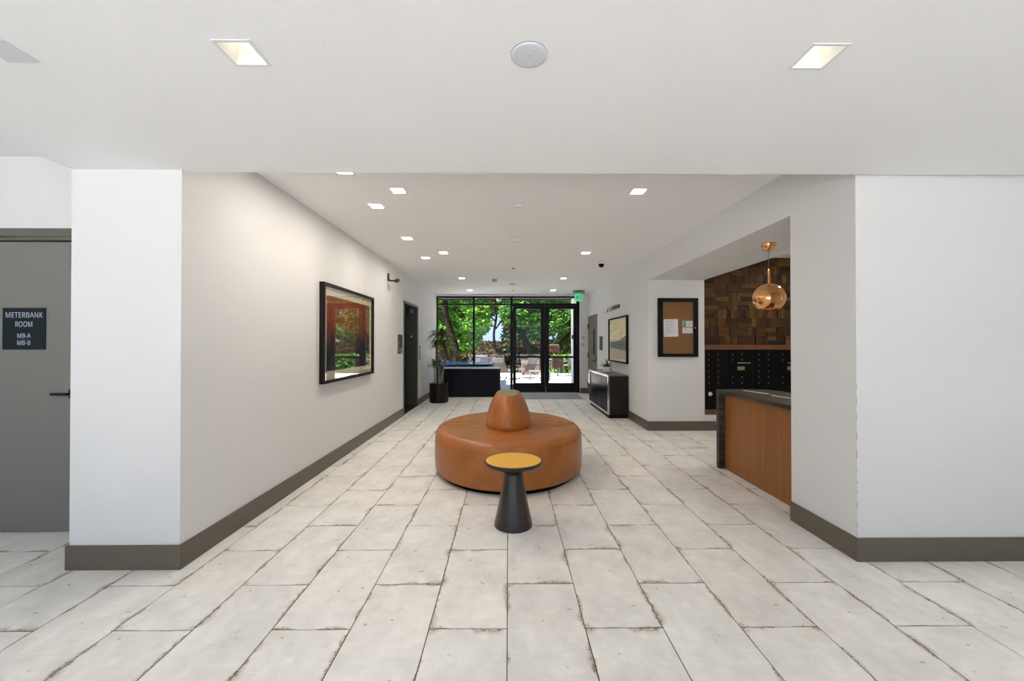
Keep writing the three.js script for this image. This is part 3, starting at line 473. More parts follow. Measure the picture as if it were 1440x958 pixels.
// ---------------------------------------------------------------- right wall: olive door, panels, letters, exit sign
{
  const f = struct('door_5', [bx(XR - 0.012, XR + 0.01, 0, 2.15, -10.37, -10.32, 0.002), bx(XR - 0.012, XR + 0.01, 0, 2.15, -11.44, -11.39, 0.002), bx(XR - 0.012, XR + 0.01, 2.1, 2.15, -11.39, -10.37, 0.002)], M.oliveDoor, 'olive grey side door near the exit');
  const w = 'door_leaf'; obj(w, [bx(XR - 0.006, XR + 0.02, 0.01, 2.1, -11.39, -10.79), bx(XR - 0.006, XR + 0.02, 0.01, 2.1, -10.56, -10.37), bx(XR - 0.006, XR + 0.02, 0.01, 1.1, -10.79, -10.56), bx(XR - 0.006, XR + 0.02, 1.78, 2.1, -10.79, -10.56)], M.oliveDoor, f);
  obj('lite', bx(XR - 0.003, XR - 0.0005, 1.1, 1.78, -10.79, -10.56), dull('#2a2118', 0.5, 0.3), f);
  obj('handle', [bx(XR - 0.014, XR - 0.006, 0.88, 1.06, -10.49, -10.43, 0.003), rod([XR - 0.01, 0.95, -10.46], [XR - 0.06, 0.95, -10.46], 0.01), bx(XR - 0.07, XR - 0.052, 0.938, 0.96, -10.6, -10.445, 0.006)], M.black, f);
  for (const y of [0.2, 1.0, 1.8]) obj('hinge', cyl(0.016, 0.016, 0.14, XR - 0.018, y, -11.395, 12), M.black, f);
  const sw = thing('light_switch', 'small pale switch plate beside the olive door', 'switch', [XR, 1.52, -10.19]);
  obj('plate', bx(-0.006, 0, -0.06, 0.06, -0.04, 0.04, 0.002), M.plateGrey, sw); obj('rocker', bx(-0.011, -0.006, -0.032, 0.032, -0.016, 0.016, 0.002), M.white, sw);
  const pl = thing('wall_plaque', 'grey upright plaque between the olive door and the landscape picture', 'plaque', [XR, 1.403, -9.875]);
  obj('plate', bx(-0.012, 0, -0.17, 0.17, -0.15, 0.15, 0.002), std('#5f5b55', 0.45), pl); obj('insert', bx(-0.016, -0.012, -0.14, 0.14, -0.06, 0.1, 0.001), std('#37352f', 0.4), pl);
  for (const [y, x] of [[1.55, 2.1], [1.36, 2.1]]) { const e = thing('outlet_plate', y > 1.5 ? 'upper pale grey plate on the wall right of the doors' : 'lower pale grey plate on the wall right of the doors', 'plate', [x, y, ZEND]); obj('plate', bx(-0.05, 0.05, -0.05, 0.05, 0, 0.003, 0.001), std('#bdb8b1', 0.6), e); obj('button', bx(-0.02, 0.02, -0.02, 0.02, 0.003, 0.006, 0.001), std('#c9c4be', 0.6), e); }
  // thin letters and a bronze bar high on the wall
  const s = thing('wall_lettering', 'thin raised letters ending in a bronze bar above the landscape picture', 'sign', [XR, 2.15, -8.2]);
  const lm2 = std('#8d8470', 0.5, 0.3), st = 0.007, L = (a, b, y0, y1) => bx(-0.015, -0.002, y0, y1, -b, -a);
  obj('letter_j', [L(1.06, 1.06 + st * 2, -0.045, -0.0), L(1.08, 1.3, -0.045, -0.045 + st)], lm2, s);
  obj('letter_c', [L(0.76, 1.0, 0.033 - st, 0.033), L(0.76, 1.0, -0.04, -0.04 + st), L(1.0 - st * 2, 1.0, -0.04, 0.033)], lm2, s);
  obj('letter_o', [L(0.53, 0.72, 0.033 - st, 0.033), L(0.53, 0.72, -0.04, -0.04 + st), L(0.72 - st * 2, 0.72, -0.04, 0.033), L(0.53, 0.53 + st * 2, -0.04, 0.033)], lm2, s);
  obj('bar', bx(-0.03, -0.002, -0.035, 0.037, -0.49, 0, 0.002), M.bronze, s);
  // exit sign
  const e = thing('exit_sign', 'green running figure exit sign hanging from the ceiling by the doors', 'exit sign', [1.835, CEIL, -10.65]);
  obj('housing', bx(-0.15, 0.15, -0.085, -0.0, -0.035, 0.035, 0.006), std('#8f938f', 0.5), e);
  obj('vent_slot', bx(-0.075, 0.075, -0.032, -0.012, 0.035, 0.037), M.black, e);
  const ex = canvas(256, 224, (c, w, h) => { c.fillStyle = '#57d69a'; c.fillRect(0, 0, w, h); c.fillStyle = '#0d5a3c'; c.strokeStyle = '#0d5a3c'; c.lineCap = 'round'; c.beginPath(); c.arc(92, 52, 17, 0, 7); c.fill(); c.lineWidth = 26; c.beginPath(); c.moveTo(84, 86); c.lineTo(74, 124); c.stroke(); c.lineWidth = 15; c.beginPath(); c.moveTo(90, 84); c.lineTo(118, 106); c.lineTo(138, 92); c.moveTo(80, 84); c.lineTo(52, 98); c.lineTo(46, 124); c.moveTo(78, 128); c.lineTo(106, 148); c.lineTo(98, 186); c.moveTo(70, 128); c.lineTo(58, 160); c.lineTo(30, 166); c.stroke(); c.lineWidth = 11; c.strokeRect(172, 34, 50, 156); c.fillRect(172, 34, 14, 156); });
  obj('glowing_panel', bx(-0.102, 0.102, -0.285, -0.085, -0.005, 0.003, 0.001), std('#57d69a', 0.3, 0, { emissive: new THREE.Color('#3fd18d'), emissiveIntensity: 0.12 }), e);
  const pg = new THREE.PlaneGeometry(0.198, 0.196); pg.translate(0, -0.185, 0.0036); obj('pictogram', pg, std('#ffffff', 0.4, 0, { map: ex, emissiveMap: ex, emissive: new THREE.Color(1, 1, 1), emissiveIntensity: 0.14 }), e);
  const gl = new THREE.RectAreaLight(new THREE.Color('#5fe0a4'), 0.06, 0.2, 0.2); gl.position.set(0, -0.185, 0.006); gl.lookAt(0, -0.185, 10); gl.rotation.set(0, Math.PI, 0); e.add(gl);
}
// ---------------------------------------------------------------- notice case
{
  const cork = tex(256, 256, (u, v) => { const n = fbm(u * 60, v * 60, 61, 3), k = 0.82 + 0.36 * n; return [136 * k, 90 * k, 38 * k]; }, true, 2, 2);
  const t = thing('notice_case', 'black framed locking corkboard case on the white wall of the mail nook', 'notice board', [2.711, 1.653, -6.545]);
  const w = 0.318, h = 0.47, fr = dull('#0e0b09', 0.5);
  obj('frame', [bx(-w, w, h - 0.058, h, 0, 0.055, 0.003), bx(-w, w, -h, -h + 0.052, 0, 0.055, 0.003), bx(-w, -w + 0.07, -h + 0.052, h - 0.058, 0, 0.055, 0.003), bx(w - 0.062, w, -h + 0.052, h - 0.058, 0, 0.055, 0.003)], fr, t);
  obj('cork_panel', bx(-w + 0.06, w - 0.05, -h + 0.04, h - 0.05, 0.004, 0.012), std('#ffffff', 0.95, 0, { map: cork }), t);
  obj('glazing', bx(-w + 0.06, w - 0.05, -h + 0.04, h - 0.05, 0.042, 0.045), M.glass, t);
  obj('lock', (() => { const g = cyl(0.011, 0.011, 0.006, 0, 0, 0, 16); g.rotateX(Math.PI / 2); g.translate(w - 0.05, -0.006, 0.056); return g; })(), M.steel, t);
  const sheet = (label, x0, x1, y0, y1, draw, tilt = 0) => {
    const s = thing('notice', label, 'paper', [(x0 + x1) / 2, (y0 + y1) / 2, -6.545 + 0.0125]); s.rotation.z = tilt;
    const W = x1 - x0, H = y1 - y0, p = new THREE.PlaneGeometry(W, H); p.translate(0, 0, 0.0012); obj('print', p, std('#ffffff', 0.8, 0, { map: canvas(256, Math.round(256 * H / W), draw) }), s);
    obj('sheet', bx(-W / 2, W / 2, -H / 2, H / 2, 0, 0.001), std('#e8e6ea', 0.85), s);
    return s;
  };
  sheet('white printed letter pinned at the left of the corkboard', 2.489, 2.72, 1.506, 1.788, (c, w, h) => { c.fillStyle = '#eceaf0'; c.fillRect(0, 0, w, h); c.fillStyle = '#8f8da0'; for (let i = 0; i < 20; i++) c.fillRect(30, 30 + i * 12, rr(90, 190), i % 5 ? 2 : 4); c.fillStyle = '#2c2c34'; c.fillRect(22, h - 44, 14, 14); }, 0.02);
  sheet('small leaflet with a teal corner at the upper right of the corkboard', 2.79, 2.958, 1.662, 1.76, (c, w, h) => { c.fillStyle = '#e6e8e8'; c.fillRect(0, 0, w, h); c.fillStyle = '#7fa3a0'; c.fillRect(8, 8, 80, h - 16); c.fillStyle = '#53706e'; c.fillRect(8, h - 46, 80, 38); c.fillStyle = '#90909c'; for (let i = 0; i < 8; i++) c.fillRect(110, 20 + i * 14, rr(60, 120), 3); });
  sheet('small pale leaflet at the lower right of the corkboard', 2.792, 2.956, 1.562, 1.652, (c, w, h) => { c.fillStyle = '#eceae4'; c.fillRect(0, 0, w, h); c.fillStyle = '#8d8d94'; for (let i = 0; i < 7; i++) c.fillRect(24, 20 + i * 15, rr(80, 190), 3); c.fillRect(40, 14, 60, 12); });
}
// ---------------------------------------------------------------- mail wall
{
  const back = struct('wall_blocks', bx(3.15, 5.2, 1.377, CEIL, -6.6, -6.588), std('#1c130c', 0.8), 'wall clad with reclaimed wooden blocks');
  const tones = ['#4f371d', '#593d20', '#432e19', '#735026', '#7d5a2a', '#3c2a1c', '#54391e', '#60411e'];
  const mats = tones.map((c) => [dull(c, 0.65, 0.5, { map: blockGrain }), dull(c, 0.65, 0.5, { map: blockGrainUp })]);
  let n = 0; const rest = [];
  const block = (x0, x1, y0, y1, up) => {
    const d = rr(0.008, 0.03), q = pick(mats)[up], g = bx(x0 + 0.0012, x1 - 0.0012, y0 + 0.0012, y1 - 0.0012, -6.588, -6.588 + d), s = rr(-2, 2), uv = g.attributes.uv; for (let i = 0; i < uv.count; i++) uv.setXY(i, uv.getX(i) + s, uv.getY(i) + s * 1.7);
    if (x0 < 4.75) { const m = obj('wood_block', g, q, back); if (n) m.name = `wood_block_${String(n).padStart(3, '0')}`; n++; } else rest.push(g);
  };
  const rows = 10, rh = (CEIL - 1.377) / rows;
  for (let r = 0; r < rows; r++) {
    let x = 3.162, y = 1.377 + r * rh;
    while (x < 5.19) { const q = rnd(); let w;
      if (q < 0.36) { const k = 2 + Math.floor(rnd() * 3); w = 0; for (let i = 0; i < k && x + w < 5.19; i++) { const b = Math.min(rr(0.06, 0.085), 5.2 - x - w); block(x + w, x + w + b, y, y + rh, 1); w += b; } }
      else if (q < 0.62) { w = Math.min(rr(0.16, 0.3), 5.2 - x); block(x, x + w, y, y + rh, 0); }
      else { w = Math.min(rr(0.14, 0.26), 5.2 - x); block(x, x + w, y, y + rh / 2, 0); block(x, x + w, y + rh / 2, y + rh, 0); }
      x += w; }
  }
  obj('block_field', rest, mats[2][0], back).userData.kind = 'stuff';
  struct('trim_3', [bx(3.15, 5.2, 1.297, 1.377, -6.6, -6.545, 0.003), bx(3.15, 3.162, 0.252, 1.297, -6.6, -6.555), bx(3.15, 5.2, 0.252, 0.333, -6.6, -6.558)], M.trimWood, 'wooden shelf and edging round the mailboxes');
  struct('trim_4', [bx(3.937, 3.97, 0.335, 1.297, -6.6, -6.575), bx(4.747, 5.2, 0.335, 1.297, -6.6, -6.575)], dull('#050505', 0.6), 'black filler strips between the mailboxes');
  const face = dull('#050505', 0.55, 0.3), lockM = std('#6d6d6b', 0.35, 0.8);
  const unit = (x0, label, parcel, cols = 2) => {
    const u = thing('mailbox_unit', label, 'mailboxes', [x0, 0.335, -6.6], 0, 'black mailbox units');
    const W = 0.385, P = 0.1535, z = 0.028; obj('cabinet', bx(0, W, 0, 0.962, 0, z, 0.001), face, u);
    for (let r = 0; r < 6; r++) for (let c = 0; c < cols; c++) {
      if (parcel && (r === 2 || r === 3)) continue;
      const a = 0.014 + c * P, y1 = 0.935 - r * 0.0918, d = obj('mailbox_door', bx(a, a + P - 0.005, y1 - 0.0875, y1, z, z + 0.006, 0.0015), face, u);
      const g = cyl(0.0105, 0.0105, 0.006, 0, 0, 0, 12); g.rotateX(Math.PI / 2); g.translate(a + 0.05, y1 - 0.045, z + 0.009); obj('lock', g, lockM, d);
    }
    if (parcel) { const y1 = 0.935 - 2 * 0.0918; const d = obj('mail_slot_door', bx(0.014, 0.014 + 2 * P - 0.005, y1 - 0.179, y1, z, z + 0.006, 0.0015), face, u); obj('slot_handle', bx(0.145, 0.355, y1 - 0.008, y1 + 0.004, z + 0.006, z + 0.02, 0.003), M.steel, d); obj('slot_label', bx(0.145, 0.262, y1 - 0.118, y1 - 0.06, z + 0.006, z + 0.0075), std('#7d8455', 0.5), d); }
    const lo = obj('parcel_door', bx(0.014, 0.014 + 2 * P - 0.005, 0.02, 0.375, z, z + 0.006, 0.0015), face, u);
    return [u, lo, z];
  };
  const [u1, lo, z] = unit(3.163, 'leftmost black mailbox unit, with a round silver lock on its lower door', false);
  const g = new THREE.TorusGeometry(0.026, 0.009, 10, 28); g.translate(0.086, 0.25, z + 0.012); obj('round_lock', [flat(g), (() => { const q = cyl(0.02, 0.02, 0.006, 0, 0, 0, 20); q.rotateX(Math.PI / 2); q.translate(0.086, 0.25, z + 0.009); return q; })()], std('#d6d6d2', 0.3, 0.6), lo);
  unit(3.548, 'second black mailbox unit from the left, with a slot and pale label', true);
  unit(3.974, 'third black mailbox unit from the left, with small doors only', false);
  unit(4.36, 'rightmost black mailbox unit, half hidden by the white pillar', true);
}
// ---------------------------------------------------------------- reception counter, strips, pendant
{
  const t = thing('counter', 'walnut reception counter with a dark top and waterfall leg in the nook', 'counter', [0, 0, 0]);
  const sh = new THREE.Shape(); sh.moveTo(2.353, 4.615); sh.lineTo(2.75, 4.615); sh.quadraticCurveTo(2.96, 4.61, 2.965, 4.35); sh.lineTo(2.975, 3.25); sh.lineTo(2.353, 3.25); sh.closePath();
  const top = flat(new THREE.ExtrudeGeometry(sh, { depth: 0.034, bevelEnabled: true, bevelSize: 0.002, bevelThickness: 0.002, bevelSegments: 2, curveSegments: 12 })); top.rotateX(-Math.PI / 2); top.translate(0, 0.844, 0);
  obj('countertop', uvBox(top), M.topStone, t);
  obj('waterfall_leg', bx(2.353, 2.92, 0, 0.842, -4.615, -4.555, 0.002), M.topStone, t);
  obj('front_panel', bx(2.42, 2.45, 0, 0.842, -4.555, -3.25, 0.001), M.walnut, t);
  obj('back_panel', bx(2.9, 2.93, 0.05, 0.842, -4.555, -3.25), M.walnut, t);
  for (const [i, x, z, a] of [[0, 2.63, -4.33, 0.24], [1, 2.66, -3.9, 0.2]]) { const s = thing('white_strip', i ? 'narrow white strip on the counter nearest the pillar' : 'narrow white strip on the counter, the farther one', 'paper', [x, 0.8802, z], a); obj('sheet', bx(-0.012, 0.012, 0, 0.002, -0.16, 0.16), std('#f2f0ea', 0.7), s); }  // two thin white strips lying on the countertop
  const p = thing('pendant_lamp', 'shiny copper globe pendant lamp hanging above the counter', 'lamp', [2.654, 2.418, -4.14]);
  obj('canopy', lathe([[0, -0.075], [0.018, -0.074], [0.045, -0.062], [0.062, -0.036], [0.068, -0.008], [0.066, 0], [0, 0]], 40), M.copper, p);
  obj('cord', cyl(0.003, 0.003, 0.19, 0, -0.262, 0, 8), std('#8a7a6c', 0.6), p);
  obj('stem', cyl(0.009, 0.009, 0.165, 0, -0.425, 0, 16), M.copper, p);
  const sp = [], R = 0.149, cy = -0.555; for (let i = 0; i <= 26; i++) { const a = -0.86 + (Math.PI / 2 + 0.86) * i / 26; sp.push([Math.max(0.0001, R * Math.cos(a)), cy + 0.97 * R * Math.sin(a)]); } const inner = sp.slice().reverse().map(([r, y]) => [Math.max(0.0001, r * 0.975), cy + (y - cy) * 0.975]);
  obj('shade', lathe([...sp, ...inner, sp[0]], 64), M.copper, p);
  obj('bulb', (() => { const g = flat(new THREE.SphereGeometry(0.032, 20, 14)); g.translate(0, cy - 0.02, 0); return g; })(), std('#fff2d8', 0.4, 0, { emissive: new THREE.Color(1, 0.85, 0.6), emissiveIntensity: 0.12 }), p);
  const l = new THREE.PointLight(new THREE.Color(1, 0.82, 0.58), 0.05); l.position.set(0, cy - 0.02, 0); l.castShadow = true; p.add(l);
}
// ---------------------------------------------------------------- outside
{
  const conc = tex(512, 512, (u, v) => { const k = 206 + 26 * (fbm(u * 10, v * 10, 81, 4) - 0.5) + 16 * (noise(u * 200, v * 200, 82) - 0.5); return [k, k * 0.985, k * 0.955]; }, true, 0.25, 0.25);
  const patio = struct('patio', bx(-16, 16, -0.25, -0.015, -19.6, -11.75), std('#ffffff', 0.85, 0, { map: conc }));
  struct('forecourt', bx(-20, 20, -0.25, -0.015, 3.6, 30), std('#eef3fa', 0.85, 0, { map: conc }));
  struct('ground', bx(-60, 60, -0.6, -0.25, -80, 40), std('#6b5a40', 0.95));
  const white = std('#efece6', 0.7);
  const can = struct('canopy', bx(-4, 5, 2.83, 3.02, -13.25, -11.8), dull('#252529', 0.8), 'flat canopy outside over the doors');
  obj('fascia', [bx(-4, 5, 2.8, 3.06, -13.3, -13.25)], dull('#18181b', 0.6), can);
  struct('wall_wing', bx(2.035, 2.3, -0.02, 3.0, -13.28, -11.75), white, 'white outside wing wall right of the doors');
  const cr = thing('card_reader', 'small dark card reader on the white outside wing wall', 'reader', [2.035, 1.6, -12.9]); obj('body', bx(-0.03, 0, -0.06, 0.06, -0.04, 0.04, 0.006), M.black, cr);
  const ol = thing('outdoor_lamp', 'small white lamp under the canopy seen through the upper glass', 'lamp', [-0.3, 2.83, -12.6]); obj('base', cyl(0.05, 0.05, 0.03, 0, -0.03, 0, 20), M.white, ol); obj('shade', lathe([[0.0, -0.14], [0.05, -0.13], [0.075, -0.09], [0.06, -0.03], [0, -0.03]], 24), std('#e9e9ee', 0.4), ol);
  // raised dark blue enclosure: four walls and a flat fill
  const sp = thing('raised_enclosure', 'raised pool with dark blue walls outside behind the navy cabinet', 'pool', [-1.5, 0, -14.6]);
  obj('blue_wall', [bx(-1.4, 0.95, -0.015, 0.7, 0.9, 1.0, 0.01), bx(-1.4, 0.95, -0.015, 0.7, -1, -0.9, 0.01), bx(-1.4, -1.3, -0.015, 0.7, -0.9, 0.9), bx(0.85, 0.95, -0.015, 0.7, -0.9, 0.9)], dull('#06111f', 0.4, 0.4), sp);
  obj('blue_fill', bx(-1.3, 0.85, 0.5, 0.655, -0.9, 0.9), dull('#0c2238', 0.2, 0.1), sp);
  // ivy bank behind the patio
  const bank = new THREE.PlaneGeometry(40, 9, 80, 24); bank.rotateX(-Math.PI / 2); { const p = bank.attributes.position; for (let i = 0; i < p.count; i++) { const x = p.getX(i), z = p.getZ(i), u = (4.5 - z) / 9; p.setXYZ(i, x, -0.05 + 1.25 * sm(0, 0.6, u) + 0.2 * (fbm(x * 0.6, z * 0.6, 5, 3) - 0.5) * (u > 0.02 ? 1 : 0), z - 24); } bank.computeVertexNormals(); }
  struct('bank', uvBox(flat(bank)), std('#2a2015', 0.95), 'earth bank rising behind the patio');
  const bankY = (x, z) => { const u = clamp((4.5 - (z + 24)) / 9); return -0.05 + 1.25 * sm(0, 0.6, u); };
  const leafG = (s) => { const g = new THREE.BufferGeometry(); g.setAttribute('position', new THREE.Float32BufferAttribute([0, 0, 0, s * 0.5, s * 0.12, s * 0.55, 0, 0, s * 1.2, 0, 0, 0, 0, 0, s * 1.2, -s * 0.5, s * 0.12, s * 0.55], 3)); g.computeVertexNormals(); return uvBox(g); };
  const leafM = phys({ color: '#ffffff', roughness: 0.8, specularIntensity: 0.1, side: THREE.DoubleSide, transmission: 0.4, thickness: 0 });
  function leaves(name, n, size, place, colors, parent, tone = 0.68) {
    const m = new THREE.InstancedMesh(leafG(size), leafM, n), o = new THREE.Object3D(), c = new THREE.Color(); m.name = name; m.castShadow = m.receiveShadow = true;
    for (let i = 0; i < n; i++) { const p = place(); o.position.set(...p); o.rotation.set(rr(-1.2, 1.2), rr(0, 6.28), rr(-1.2, 1.2)); o.scale.setScalar(rr(0.6, 1.3)); o.updateMatrix(); m.setMatrixAt(i, o.matrix); c.set(pick(colors)); c.multiplyScalar(rr(0.7, 1.2) * tone); m.setColorAt(i, c); }
    m.userData.kind = 'stuff'; parent.add(m); return m;
  }
  const brown = ['#7a5634', '#8f6a3e', '#6b4a2c', '#9c7a48', '#5d6a30', '#7d4a34', '#a08a58', '#5f6b34'], deep = ['#2f6b2c', '#3f7d33', '#28562a', '#4d8a3a', '#1f4a26'], bright = ['#6fae30', '#86c23c', '#559632', '#9ccc4c', '#3f8434'], olive = ['#8fae4e', '#b4c878', '#7a9a44', '#a8a060', '#d2dc9c'];
  const iv = leaves('ivy', 26000, 0.12, () => { const x = rr(-9, 9), z = -19.6 - 7.5 * Math.pow(rnd(), 1.2); return [x, bankY(x, z) + rr(0.02, 0.3), z]; }, brown, scene, 0.2); tag(iv, 'brown and green ivy covering the bank behind the patio', 'ivy'); iv.name = 'ground_ivy';
  const hd = leaves('hedge', 9000, 0.09, () => [rr(2.1, 4.6), rr(0, 0.85), rr(-20.1, -19.3)], ['#5f9a34', '#7ab648', '#4a8230', '#98c860'], scene, 0.42); tag(hd, 'low bright green hedge seen through the right door', 'hedge');
  const barkM = dull('#17120e', 0.95, 0.1), barkG = dull('#13150e', 0.95, 0.1);
  function tree(label, at, trunk, radii, branches, clumps, n, size, colors, mat, tone) {
    const t = thing('tree', label, 'tree', at); obj('trunk', taper(trunk, radii, 20, 10), mat, t);
    for (const [pts, r] of branches) obj('branch', taper(pts, r, 12, 7), mat, t);
    const tot = clumps.reduce((s, c) => s + c[3] * c[4] * c[5], 0);
    leaves('foliage', n, size, () => { let q = rnd() * tot, c = clumps[0]; for (const k of clumps) { q -= k[3] * k[4] * k[5]; if (q <= 0) { c = k; break; } } for (;;) { const x = rr(-1, 1), y = rr(-1, 1), z = rr(-1, 1), d = x * x + y * y + z * z; if (d < 1 && noise(x * 3.1 + c[0] * 9, y * 3.1 + z * 2.3, 7) > 0.3) return [c[0] + x * c[3], c[1] + y * c[4], c[2] + z * c[5]]; } }, colors, t, tone);
    return t;
  }
  tree('bright green tree with a forked dark trunk outside the left window', [-2.7, 0.2, -19.6], [[0.15, -0.4, 0], [0.2, 0.9, 0], [-0.05, 1.7, 0], [-0.28, 2.5, 0], [-0.3, 3.4, 0.1], [-0.1, 4.6, 0]], [0.2, 0.17, 0.15, 0.12, 0.1], [[[[-0.2, 2.2, 0], [-0.5, 2.65, 0.1], [-1, 2.9, 0.2], [-1.7, 3.4, 0.3]], [0.1, 0.08, 0.06, 0.04]]],
    [[-0.9, 2.2, -0.9, 1.2, 1.3, 0.8], [0.9, 2.6, -0.7, 1.1, 1.2, 0.9], [0.3, 1.7, -1.2, 1.1, 1.1, 0.7], [-0.2, 3.8, -0.6, 1.9, 0.9, 1], [0.55, 1.35, -0.8, 0.7, 0.5, 0.6]], 26000, 0.11, bright, barkM);
  tree('pale leafed tree with bare brown twigs outside the middle window', [-0.9, 0.6, -22.4], [[0.3, -0.3, 0], [0.1, 1.2, 0], [0.25, 2.4, 0.1], [0.1, 3.6, 0], [0, 4.6, 0]], [0.1, 0.07, 0.06, 0.05], [[[[0.2, 1.6, 0], [0.7, 2.3, 0.1], [1.1, 3.1, 0.2]], [0.05, 0.04, 0.02]], [[[0.2, 2, 0], [-0.5, 2.7, 0.1], [-0.9, 3.5, 0.2]], [0.05, 0.035, 0.02]]],
    [[-0.5, 2.75, 0.4, 1.0, 0.6, 0.5], [0.95, 2.3, 0.3, 0.5, 1.0, 0.5], [0.2, 3.5, 0, 1.6, 0.7, 0.8], [1.0, 0.9, 0, 0.55, 0.95, 0.5]], 12000, 0.1, [...olive, ...brown.slice(0, 3), '#5b8a3a'], std('#3a3028', 0.95), 0.4);
  tree('deep green tree with a thick leaning trunk outside the left door', [1.1, 0, -20.3], [[0.25, -0.4, 0], [0.1, 0.7, 0], [-0.25, 1.5, 0], [-0.55, 2.1, 0], [-0.9, 3, 0], [-1.1, 4.2, 0]], [0.2, 0.17, 0.16, 0.14, 0.11], [[[[-0.4, 1.8, 0], [0.1, 2.5, 0.2], [0.7, 3.1, 0.2]], [0.09, 0.07, 0.04]]],
    [[-0.3, 2.9, 0.3, 1.3, 0.75, 0.8], [0.7, 2.6, 0.2, 0.9, 0.85, 0.8], [0.1, 3.8, 0, 2, 0.8, 1], [0.5, 1.9, -0.6, 0.5, 0.4, 0.4]], 20000, 0.1, [...deep, ...bright.slice(2, 4)], barkG);
  tree('leafy tree with a dark slanting branch outside the right door', [3.4, 0, -20.6], [[0.4, -0.4, 0], [0.2, 1, 0], [0.1, 2, 0], [-0.1, 3.2, 0]], [0.17, 0.14, 0.12, 0.1], [[[[0.2, 2.3, 0.3], [-0.3, 1.9, 0.4], [-0.75, 1.5, 0.5], [-1.1, 1.25, 0.5]], [0.12, 0.11, 0.1, 0.06]]],
    [[-0.5, 2.7, 0.2, 1.1, 0.8, 0.8], [0.6, 2.4, 0, 0.9, 1.0, 0.9], [0, 3.8, 0, 1.8, 0.8, 1], [-0.4, 1.4, -0.6, 0.7, 0.5, 0.4]], 20000, 0.1, [...bright.slice(2), ...deep.slice(0, 3), '#9cc860'], barkM);
  tree('dark background tree far left beyond the bank', [-5.2, 1.6, -27], [[0, -0.4, 0], [0, 1.5, 0], [0.2, 3.4, 0]], [0.2, 0.16, 0.1], [], [[-0.1, 0.9, 0, 2.3, 2.4, 1.2], [-1, 3.8, 0, 3, 1.6, 1.2]], 20000, 0.16, deep, barkM);
  tree('dark background tree far right beyond the bank', [3.8, 1.6, -27.5], [[0, -0.4, 0], [0, 1.5, 0], [0.2, 3.4, 0]], [0.2, 0.16, 0.1], [], [[-0.4, 0.8, 0, 3.3, 2.4, 1.2], [1, 3.6, 0, 4.4, 1.6, 1.2]], 22000, 0.16, [...deep, '#6b5a34'], barkM);
  tree('dark background tree in the middle, its crown high above the bank', [-0.8, 1.6, -28.5], [[0.6, -0.4, 0], [0.5, 1.5, 0], [0.2, 4, 0]], [0.16, 0.12, 0.1], [], [[-0.4, 3.4, 0, 2.6, 1.3, 1.2], [2.2, 1.2, 0, 1.2, 2.4, 1]], 14000, 0.16, [...deep, ...brown.slice(0, 2)], barkM);
  // patio furniture
  const sling = dull('#403a36', 0.85, 0.2), metalT = dull('#2c2825', 0.6, 0.2), slingR = dull('#2e1b17', 0.8, 0.2), whiteS = dull('#4d4d4e', 0.7, 0.2);
  function loungeChair(label, at, turn, fab, group) {
    const t = thing('lounge_chair', label, 'chair', at, turn, group);
    const back = bx(-0.32, 0.32, 0, 0.58, -0.012, 0.012, 0.006); back.rotateX(-0.42); back.translate(0, 0.32, -0.3); obj('backrest', back, fab, t);
    const seat = bx(-0.32, 0.32, -0.012, 0.012, 0, 0.68, 0.006); seat.rotateX(-0.1); seat.translate(0, 0.3, -0.3); obj('seat', seat, fab, t);
    for (const s of [-1, 1]) { obj('leg', rod([s * 0.35, -0.012, 0.36], [s * 0.35, 0.52, 0.2], 0.018), metalT, t); obj('leg', rod([s * 0.35, -0.012, -0.62], [s * 0.35, 0.36, 0.1], 0.018), metalT, t); obj('armrest', bx(s * 0.35 - 0.03, s * 0.35 + 0.03, 0.52, 0.545, -0.48, 0.28, 0.008), metalT, t); }
    return t;
  }
  loungeChair('taupe sling lounge chair outside just right of the navy cabinet', [-0.05, -0.015, -16.2], 2.4, sling, 'taupe lounge chairs on the patio');
  loungeChair('taupe sling lounge chair behind the left glass door frame', [0.62, -0.015, -16.7], -2.3, sling, 'taupe lounge chairs on the patio');
  loungeChair('grey mauve lounge chair seen from behind above the navy cabinet', [-0.8, -0.015, -16.9], 3.1, dull('#38343a', 0.85, 0.2));
  loungeChair('left of two small white chairs beyond the raised pool', [-2.35, -0.015, -18.0], 1.4, whiteS, 'white chairs beyond the pool');
  loungeChair('right of two small white chairs beyond the raised pool', [-1.95, -0.015, -16.8], 1.5, whiteS, 'white chairs beyond the pool');
  { const b = thing('storage_box', 'pale grey box beyond the raised pool near the middle mullion', 'box', [-1.2, -0.015, -18.3]); obj('body', bx(-0.23, 0.23, 0, 0.82, -0.25, 0.25, 0.02), dull('#3c3f45', 0.6, 0.2), b); obj('lid', bx(-0.25, 0.25, 0.82, 0.87, -0.27, 0.27, 0.015), dull('#484c52', 0.6, 0.2), b); }
  { const t = thing('coffee_table', 'low white slatted coffee table seen through the left door', 'table', [1.2, -0.015, -15.6]); for (let i = 0; i < 6; i++) obj('slat', bx(-0.4, 0.4, 0.34, 0.37, -0.3 + i * 0.1, -0.21 + i * 0.1, 0.005), whiteS, t); for (const [x, z] of [[-0.36, -0.26], [0.36, -0.26], [-0.36, 0.26], [0.36, 0.26]]) obj('leg', bx(x - 0.025, x + 0.025, 0, 0.34, z - 0.025, z + 0.025, 0.004), whiteS, t); }
  { const b = thing('planter_box', 'brown planter box behind the coffee table', 'planter', [1.0, -0.015, -18.6]); obj('box', [bx(-0.4, 0.4, 0, 0.62, -0.25, 0.25, 0.02)], std('#3f2d26', 0.8), b); obj('soil', bx(-0.36, 0.36, 0.62, 0.635, -0.21, 0.21), std('#3a2b20', 0.95), b); }
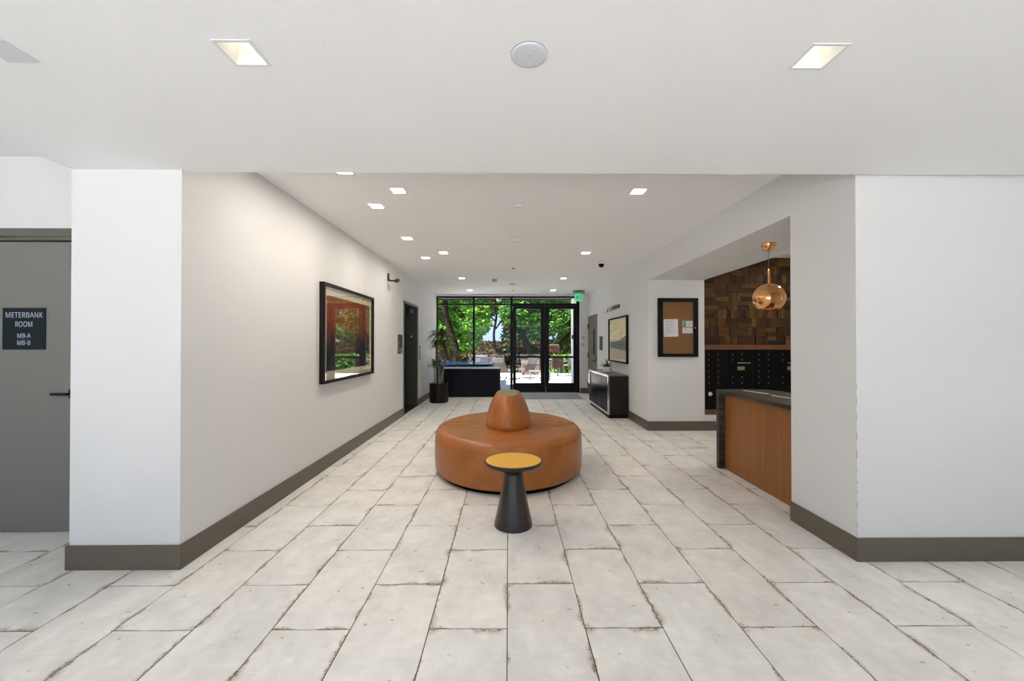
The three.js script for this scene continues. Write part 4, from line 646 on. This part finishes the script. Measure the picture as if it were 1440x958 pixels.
  function diningChair(label, at, turn, fab) {
    const t = thing('patio_chair', label, 'chair', at, turn); obj('seat', bx(-0.24, 0.24, 0.42, 0.45, -0.22, 0.24, 0.01), fab, t);
    const k = bx(-0.23, 0.23, 0, 0.42, -0.012, 0.012, 0.006); k.rotateX(-0.15); k.translate(0, 0.46, -0.23); obj('backrest', k, fab, t);
    for (const [x, z] of [[-0.24, -0.24], [0.24, -0.24], [-0.24, 0.24], [0.24, 0.24]]) obj('leg', rod([x * 1.05, 0, z * 1.1], [x, z > 0 ? 0.64 : 0.86, z], 0.014), std('#3d3733', 0.5, 0.4), t);
    for (const s of [-1, 1]) obj('armrest', bx(s * 0.25 - 0.02, s * 0.25 + 0.02, 0.63, 0.65, -0.24, 0.25, 0.006), std('#3d3733', 0.5, 0.4), t);
    return t;
  }
  diningChair('red brown patio chair behind the right glass door', [1.97, -0.015, -16.9], 3.3, slingR);
  diningChair('white patio chair with dark legs behind the right glass door', [2.5, -0.015, -18.4], -1.9, whiteS);
  { const t = thing('bistro_table', 'small round pedestal table between the two patio chairs', 'table', [2.12, -0.015, -17.65]); obj('tabletop', cyl(0.36, 0.36, 0.025, 0, 0.71, 0, 32), std('#4c4742', 0.5), t); obj('pedestal', cyl(0.035, 0.03, 0.69, 0, 0.02, 0, 14), std('#3d3733', 0.5, 0.4), t); obj('foot', cyl(0.24, 0.22, 0.02, 0, 0, 0, 28), std('#3d3733', 0.5, 0.4), t); }
  { const t = thing('bar_chair', 'tall red slatted bar chair behind the right door', 'chair', [2.16, -0.015, -19.25]); obj('seat', bx(-0.24, 0.24, 0.74, 0.77, -0.2, 0.2, 0.01), slingR, t); for (let i = 0; i < 4; i++) obj('slat', bx(-0.26, 0.26, 1.0 + i * 0.1, 1.075 + i * 0.1, -0.225, -0.2, 0.006), i === 3 ? std('#3d2f2b', 0.7) : slingR, t); for (const [x, z] of [[-0.23, -0.21], [0.23, -0.21], [-0.23, 0.19], [0.23, 0.19]]) obj('leg', rod([x * 1.1, 0, z * 1.1], [x, z > 0 ? 0.74 : 1.36, z], 0.016), std('#3d3733', 0.5, 0.4), t); }
}
renderer.render(scene, camera);
